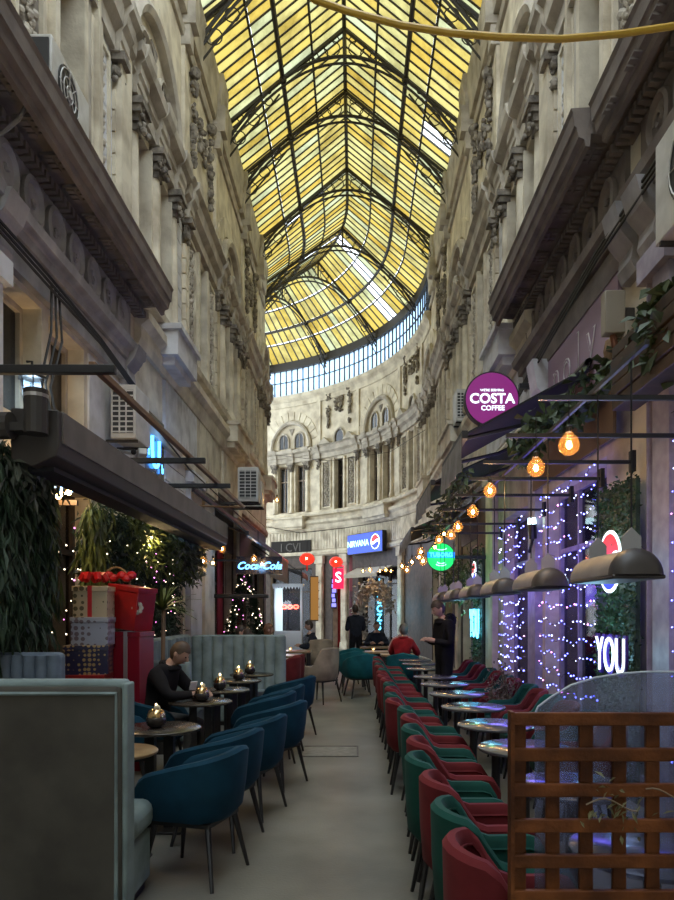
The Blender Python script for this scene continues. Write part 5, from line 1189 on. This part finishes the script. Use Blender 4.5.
p = P(141, 456, 8.6); t = thing('security_camera', 'white security camera under the left air conditioner', 'camera', p); MB().box(-.055, .055, -.13, .13, -.045, .045, TR(*p, .5, -.3)).build('housing', WHITE, t, bevel=.015); MB().ball(p + Vector((-.05, -.13, .02)), .035, 8, 6).build('lens', BLACK, t); MB().tube([p, p + Vector((-.35, .1, .1))], .02, 6).build('arm', WHITE, t)
# big spiky plant
def spiky(label, x, y, zc, L, n, pot=True):
    t = thing('spiky_plant', label, 'plant', (x, y, 0)); r = random.Random(int(x * 10))
    MB().lathe([(.13, 0), (.18, .35), (.19, .38), (.16, .38)], 16, (x, y, 0)).build('pot', mat('dark_pot', (.05, .045, .04), .6), t, smooth=True); MB().tube([(x, y, .36), (x + .02, y, zc)], .025, 6).build('trunk', TWIG, t)
    for k in range(n):
        a = r.uniform(0, 2 * PI); e = r.uniform(.1, 1.35); Lk = L * r.uniform(.7, 1.1); b = MB(); pts = []
        for j in range(6):
            q = j / 5; rr = Lk * q * math.cos(e); z = zc + Lk * q * math.sin(e) - .35 * Lk * q * q; wd = .022 * (1 - q) ** .6 + .001
            o_ = Vector((-math.sin(a), math.cos(a), 0)) * wd; pp = Vector((x + rr * math.cos(a), y + rr * math.sin(a), z)); pts += [pp - o_, pp + o_ + Vector((0, 0, .004))]
        b.add(pts, [(2 * j, 2 * j + 1, 2 * j + 3, 2 * j + 2) for j in range(5)]); b.build('leaf', FERN, t)
spiky('spiky dracaena plant standing before the left greenery', -2.2, 7.98, 1.62, .52, 40); spiky('small spiky plant at the foot of the gift stack', -2.52, 7.55, .75, .5, 22)
# gift boxes
def wrap(name, c1, c2, scale, kind='VORONOI'):
    m = mat(name, c1, .35); nt = m.node_tree; v = nt.nodes.new('ShaderNodeTexVoronoi'); v.inputs['Scale'].default_value = scale; v.inputs['Randomness'].default_value = .25; tc = nt.nodes.new('ShaderNodeTexCoord'); r = nt.nodes.new('ShaderNodeValToRGB')
    r.color_ramp.interpolation = 'CONSTANT'; r.color_ramp.elements[0].color = (*c2, 1); r.color_ramp.elements[1].position = .38; r.color_ramp.elements[1].color = (*c1, 1)
    nt.links.new(tc.outputs['Object'], v.inputs['Vector']); nt.links.new(v.outputs['Distance'], r.inputs[0]); nt.links.new(r.outputs[0], nt.nodes['Principled BSDF'].inputs['Base Color']); return m
REDG = mat('red_gift_paper', (.34, .012, .012), .3, var=(.22, .008, .008), scale=6); RIB = mat('red_ribbon', (.45, .01, .015), .3)
def gift(label, x, y, z, w_, d_, h, m, rz=0, rx=0, ry=0, ribbon=None, bow=None):
    t = thing('gift_box', label, 'gift box', (x, y, z), 'stacked gift boxes'); Mx = TR(x, y, z, rz, rx, ry)
    MB().box(-w_ / 2, w_ / 2, -d_ / 2, d_ / 2, 0, h - .05, Mx).build('box', m, t, bevel=.005); MB().box(-w_ / 2 - .008, w_ / 2 + .008, -d_ / 2 - .008, d_ / 2 + .008, h - .05, h, Mx).build('lid', m, t, bevel=.004); ld_ = [o for o in t.children if o.name.startswith('lid')][0]
    if ribbon:
        MB().box(-.02, .02, -d_ / 2 - .012, d_ / 2 + .012, .002, h + .004, Mx).build('ribbon', ribbon, t)
    if bow:
        for k in range(7):
            a = 2 * PI * k / 7; b = MB(); c = Mx @ Vector((0, bow[1] if len(bow) > 1 else 0, h + .07)); pts = [c + Vector((.095 * q * math.cos(a), .095 * q * math.sin(a), .09 * math.sin(q * 2.2) - .03)) for q in (0, .5, 1, 1.35, 1.1, .5)]
            b.tube(pts, [.012, .03, .04, .032, .02, .012], 6); b.build('bow_loop', bow[0], ld_, smooth=True)
    return t
gift('red gift box at the foot of the stack', -2.62, 6.85, 0, .4, .36, 1.0, REDG, .1)
gift('navy gift box with gold pattern', -2.60, 6.85, 1.0, .40, .34, .28, wrap('navy_gold_paper', (.02, .018, .06), (.4, .28, .12), 22), .18)
gift('pale blue gift box with small print', -2.56, 6.85, 1.28, .34, .32, .27, wrap('pale_blue_paper', (.36, .38, .46), (.16, .12, .14), 18), .12)
gift('cream gift box with tree pattern and red bow', -2.56, 6.87, 1.55, .32, .3, .30, wrap('cream_tree_paper', (.48, .40, .27), (.10, .085, .045), 16), .1, bow=(RIB,), ribbon=RIB)
gift('tall dark red gift box beside the patterned stack', -2.28, 7.2, 0, .3, .3, 1.40, mat('dark_red_paper', (.24, .008, .02), .35), -.2, ribbon=mat('silver_ribbon', (.5, .5, .5), .3, .6))
g = gift('tilted bright red gift box with a silver flower', -2.33, 7.2, 1.43, .36, .3, .44, REDG, -.35, 0, .14); c = Vector((-2.18, 7.02, 1.64))
for k in range(8): a = 2 * PI * k / 8; MB().ball(c + Vector((.04 * math.cos(a), -.01, .045 * math.sin(a))), .024, 6, 5, (1, .4, 1)).build('flower_petal', mat('silver_flower', (.35, .33, .3), .4), g)
t = thing('wicker_basket', 'wicker basket with red bows on top of the gift stack', 'basket', (-2.5, 7.5, 1.9)); WICK = mat('wicker', (.36, .26, .14), .7, var=(.2, .13, .06), scale=40)
MB().lathe([(.12, 1.74), (.16, 1.86), (.17, 1.88), (.15, 1.88)], 14, (-2.56, 7.5, .0)).build('bowl', WICK, t); MB().tube([(-2.56 + .15 * math.cos(a), 7.5, 1.88 + .2 * math.sin(a)) for a in [PI * k / 10 for k in range(11)]], .012, 6).build('handle', WICK, t)
for k in range(6): MB().ball((-2.66 + .05 * k + (.04 if k > 2 else 0), 7.42, 1.96 + .03 * (k % 2)), .055, 7, 5, (1, .7, .8)).build('bow_loop', RIB, t)
MB().lathe([(.14, 0), (.14, 1.74)], 12, (-2.56, 7.5, 0)).build('stand', DARKW, t)
t = thing('metal_bucket', 'ribbed silver bucket before the red gifts', 'bucket', (-2.1, 6.75, .0)); MB().lathe([(.09, .68), (.10, .7), (.095, .74), (.115, .78), (.11, .82), (.125, .86), (.13, .9), (.12, .9)], 18, (-2.3, 6.55, 0)).build('pail', SILVER, t, smooth=True); MB().lathe([(.14, 0), (.14, .68)], 14, (-2.3, 6.55, 0)).build('stand', DARKW, t)
# beige door and lights on the left
d2 = struct(bpy.data.objects.new('door_2', None)); C.objects.link(d2); DOORM = mat('pinkish_beige_door', (.42, .31, .25), .6, var=(.32, .22, .17), scale=4)
MB().box(-3.2, -3.14, 10.95, 12.15, .02, 2.65).build('door_leaf', DOORM, d2)
for zz in ((.3, 1.1), (1.25, 2.4)):
    for yy in ((11.05, 11.5), (11.6, 12.05)): MB().box(-3.14, -3.12, yy[0], yy[1], *zz).build('door_panel', DOORM, d2, bevel=.008)
MB().box(-3.12, -3.06, 11.52, 11.56, 1.0, 1.12).build('door_handle', SILVER, d2)
# christmas tree and red curtains
t = thing('christmas_tree', 'decorated christmas tree with pink lights on the left', 'christmas tree', (-2.55, 16.2, 0)); MB().tube([(-2.55, 16.2, 0), (-2.55, 16.2, 2.2)], [.06, .015], 8).build('trunk', TWIG, t); l = MB(); b = MB()
for k in range(3800):
    h = rg.random() ** 1.3; a = rg.uniform(0, 2 * PI); rr = (.62 * (1 - h) + .05) * rg.uniform(.5, 1); p = Vector((-2.55 + rr * math.cos(a), 16.2 + rr * math.sin(a), .3 + 2.2 * h)); leaf_mesh(l, p, (math.cos(a), math.sin(a), -.2 + rg.uniform(-.3, .3)), (0, 0, 1), .13, .035)
stuff(l.build('needles', PINEL, t))
for k in range(130):
    h = rg.random(); a = rg.uniform(0, 2 * PI); rr = .62 * (1 - h) + .1; b.mi = k % 3 % 2; b.ball((-2.55 + rr * math.cos(a), 16.2 + rr * math.sin(a), .3 + 2.2 * h), .012, 5, 4)
stuff(b.build('light_points', [emat('fairy_white', (1, .8, .55), 3), emat('fairy_pink', (1, .25, .8), 2.5)], t))
t = thing('red_curtain', 'deep red curtains framing the left shop window', 'curtain', (-2.9, 17, 1)); CUR = mat('deep_red_curtain', (.20, .01, .02), .8)
for y0 in (14.75, 17.2):
    b = MB(); pts = []
    for i in range(25): y = y0 + .5 * i / 24; x = -2.9 + .03 * math.sin(i * 1.6); pts += [(x, y, .1), (x, y, 2.9)]
    b.add(pts, [(2 * i, 2 * i + 1, 2 * i + 3, 2 * i + 2) for i in range(24)]); b.build('curtain_panel', CUR, t, smooth=True)
# white display kiosk on the far left
t = thing('display_kiosk', 'white-framed glass display kiosk with red neon on the far left', 'kiosk', (-1.95, 20.5, 0)); KW = mat('kiosk_white', (.62, .66, .70), .4)
MB().box(-2.35, -1.55, 20.3, 20.7, 0, 1.05).build('base', KW, t, bevel=.01)
for x in (-2.35, -1.59): MB().box(x, x + .04, 20.3, 20.34, 1.05, 2.35).build('post', KW, t)
for x in (-2.35, -1.59): MB().box(x, x + .04, 20.66, 20.7, 1.05, 2.35).build('post', KW, t)
MB().box(-2.4, -1.5, 20.25, 20.75, 2.35, 2.42).build('roof', KW, t)
for k in range(10): MB().prism([(-.045, 0), (.045, 0), (0, -.09)], lambda x, z: Vector((-2.355 + .09 * k + x, 20.26, 2.35 + z)), lambda x, z: Vector((-2.355 + .09 * k + x, 20.28, 2.35 + z))).build('pennant', KW, t)
MB().box(-2.31, -2.1, 20.31, 20.33, 1.05, 2.3).build('white_shutter', emat('kiosk_light', (.6, .75, .8), .5), t); MB().box(-2.1, -1.59, 20.31, 20.32, 1.05, 2.3).build('pane', GLASSS, t)
for k in range(3): MB().tube([(-2.05 + .17 * k + .07 * math.cos(a), 20.29, 1.75 + .05 * math.sin(a)) for a in [PI * j / 5 for j in range(11)]], .018, 5).build('red_neon', emat('red_neon', (1, .08, .05), 4), t)
plight('glow', (-2.0, 19.9, 1.8), (.8, .9, 1), 7, .15, t)
# lit lettering and fittings in the far left doorway
t = thing('dark_wall_sign', 'dim dark fascia letters over the far left opening', 'sign', WR(u_right(292), 3.7, .1)); qa = WR(u_right(292), 0, .1); qa.z = 1.6 + (612 - 548) * qa.y / 700
q1, q2 = WR(u_right(292) - .3, 0, .1), WR(u_right(292) + .3, 0, .1); text('I CVI', .55, frame(qa, q1 - q2, (0, 0, 1)), mat('dim_letters', (.10, .09, .08), .6), t, extrude=.02)
MB().wbox(WR, u_right(312), u_right(272), 4.12, 4.85, .03, .085).build('board', DARK, t)
pq = P(317, 590, 28); t = thing('menu_board', 'tall amber backlit menu board on the far pier', 'menu board', pq); q = WR(u_right(318), 0, .22); MB().box(q.x - .22, q.x + .2, q.y - .06, q.y - .01, 1.2, 3.2).build('frame', DARKW, t); MB().box(q.x - .18, q.x + .16, q.y - .07, q.y - .06, 1.25, 3.15).build('lit_face', emat('amber_face', (.40, .19, .04), .3), t)
# ------------------------------------------------------------------ air conditioners
FANM = mat('dark_fan_grille', (.03, .03, .03), .5)
def aircon(label, x0, x1, y0, y1, z0, z1, face, louvre=False):
    t = thing('air_conditioner', label, 'air conditioner', ((x0 + x1) / 2, (y0 + y1) / 2, z0), 'outdoor air conditioners'); MB().box(x0, x1, y0, y1, z0, z1).build('casing', WHITE, t, bevel=.012)
    zc = (z0 + z1) / 2; h = (z1 - z0)
    if face in ('+x', '-x'):
        xf = x1 if face == '+x' else x0; s = 1 if face == '+x' else -1; yc = y0 + (y1 - y0) * .4; r = h * .4; M_ = frame(Vector((xf + s * .004, yc, zc)), (0, s, 0), (0, 0, 1))
    else:
        M_ = frame(Vector(((x0 + x1) / 2, y0 - .004, zc)), (1, 0, 0), (0, 0, 1)); r = min(h, x1 - x0) * .4
    if louvre:
        W_ = (x1 - x0) * .4; b = MB(); b.prism([(-W_, -h * .4), (W_, -h * .4), (W_, h * .4), (-W_, h * .4)], lambda x, y: M_ @ Vector((x, y, -.002)), lambda x, y: M_ @ Vector((x, y, .004))); gr_ = b.build('grille_recess', FANM, t)
        for k in range(9): zz = -h * .38 + h * .76 * k / 8; b = MB(); b.prism([(-W_, zz - .008), (W_, zz - .008), (W_, zz + .008), (-W_, zz + .008)], lambda x, y: M_ @ Vector((x, y, .004)), lambda x, y: M_ @ Vector((x, y, .014))); b.build('louvre', WHITE, gr_)
        for s in (-.33, .33): b = MB(); b.prism([(W_ * s - .008, -h * .4), (W_ * s + .008, -h * .4), (W_ * s + .008, h * .4), (W_ * s - .008, h * .4)], lambda x, y: M_ @ Vector((x, y, .004)), lambda x, y: M_ @ Vector((x, y, .016))); b.build('grille_bar', WHITE, gr_)
    else:
        b = MB(); disc(b, M_, r, 0, .008, 28); fr_ = b.build('fan_recess', FANM, t)
        for q in (.3, .6, .9): MB().tube([M_ @ Vector((r * q * math.cos(a), r * q * math.sin(a), .014)) for a in [2 * PI * j / 20 for j in range(20)]], .006, 4, True).build('grille_ring', WHITE, fr_)
        for k in range(8): a = PI * k / 4; MB().tube([M_ @ Vector((0, 0, .014)), M_ @ Vector((r * math.cos(a), r * math.sin(a), .014))], .004, 4).build('grille_spoke', WHITE, fr_)
        b = MB(); disc(b, M_, r * .15, .01, .025, 12); b.build('hub', WHITE, fr_)
    xw = XL if x0 < 0 else XR
    if not label.startswith('large'):
        for yy in (y0 + .08, y1 - .08): MB().box(min(xw, x0), max(xw, x1 if x0 < 0 else x0), yy - .015, yy + .015, z0 - .03, z0).build('support_arm', IRON, t)
    return t
a_ = aircon('large grey air conditioner standing on the left cornice', -2.83, -2.6, 6.0, 6.85, 6.0, 6.56, '+x'); MB().box(-2.81, -2.62, 5.985, 6.0, 6.05, 6.52).build('coil_panel', FANM, a_)
aircon('louvred air conditioner below the left cornice', -2.9, -2.6, 8.3, 8.85, 3.66, 4.3, '-y', True); aircon('louvred air conditioner on the far left wall', -2.55, -2.1, 15.2, 15.6, 4.0, 4.75, '-y', True); aircon('small air conditioner behind the far left one', -2.6, -2.2, 16.6, 17.0, 4.1, 4.7, '-y', True)
aircon('big white air conditioner at the right edge of the view', 2.1, 2.4, 4.05, 4.9, 4.15, 4.85, '-x'); aircon('small grey air conditioner left of the purple round sign', 2.2, 2.46, 15.2, 15.7, 5.75, 6.45, '-y', True)
# ------------------------------------------------------------------ cables
t = thing('yellow_cable', 'thick yellow hose strung across the top of the passage', 'cable', (0, 4, 5)); pts = [Vector((-2.98, 4.0, 7.3)), P(150, -170, 4.0), P(250, -50, 4.0)] + [P(x, y, 4.0) for x, y in ((315, 0), (350, 12), (400, 25), (450, 33), (500, 37), (560, 39), (620, 34), (674, 26))] + [P(740, 14, 4.0), Vector((2.48, 4.0, 5.12))]
MB().tube(pts, .019, 8).build('hose', mat('yellow_hose', (.55, .34, .03), .45), t, smooth=True)
CAB = mat('black_cable', (.02, .018, .016), .6); GRC = mat('grey_cable', (.22, .2, .18), .6)
def cable(label, pts, r=.012, m=CAB):
    t = thing('cable', label, 'cable', pts[0], 'loose cables'); MB().tube(pts, r, 5).build('wire', m, t)
cable('pale cable looped over the near left cornice', [P(0, 135, 5.6), P(18, 120, 5.6), P(30, 100, 5.7), P(36, 80, 5.85)], .018, GRC)
for k in range(3): cable(['black wire bundle under the left frieze, upper', 'black wire bundle under the left frieze, middle', 'black wire bundle under the left frieze, lower'][k], [Vector((-2.84, 5.0 + .02 * k, 4.74 - .04 * k)), Vector((-2.82, 6.4, 4.70 - .05 * k)), Vector((-2.84, 7.8, 4.66 - .03 * k)), Vector((-2.84, 9.3, 4.5 - .04 * k))], .014)
for k in range(3): cable(['black wire hanging down the near left wall, first', 'black wire hanging down the near left wall, second', 'black wire hanging down the near left wall, third'][k], [Vector((-2.86, 6.6 + .08 * k, 4.7)), Vector((-2.82, 6.5 + .12 * k, 4.2)), Vector((-2.85, 6.35 + .1 * k, 3.7)), Vector((-2.8, 6.4 + .14 * k, 3.2))], .012)
for k in range(3): cable(['dark wire bundle under the right frieze, upper', 'dark wire bundle under the right frieze, middle', 'dark wire bundle under the right frieze, lower'][k], [Vector((2.3, 5.2, 5.05 - .05 * k)), Vector((2.28, 6.6, 5.0 - .04 * k)), Vector((2.3, 8.2, 4.9 - .05 * k)), Vector((2.34, 10, 4.75 - .04 * k))], .014)
cable('dark wire along the left mezzanine wall', [Vector((-2.85, 9.6, 4.3)), Vector((-2.84, 12, 4.05)), Vector((-2.84, 15, 4.0)), Vector((-2.84, 20, 3.9))], .015); cable('thin wire crossing the far bend', [P(268, 527, 25), P(300, 533, 26), P(345, 528, 27), P(395, 520, 25)], .012); cable('thin wire with a sag in front of the far windows', [P(275, 455, 24), P(330, 461, 26), P(390, 452, 24), P(425, 430, 20)], .008)
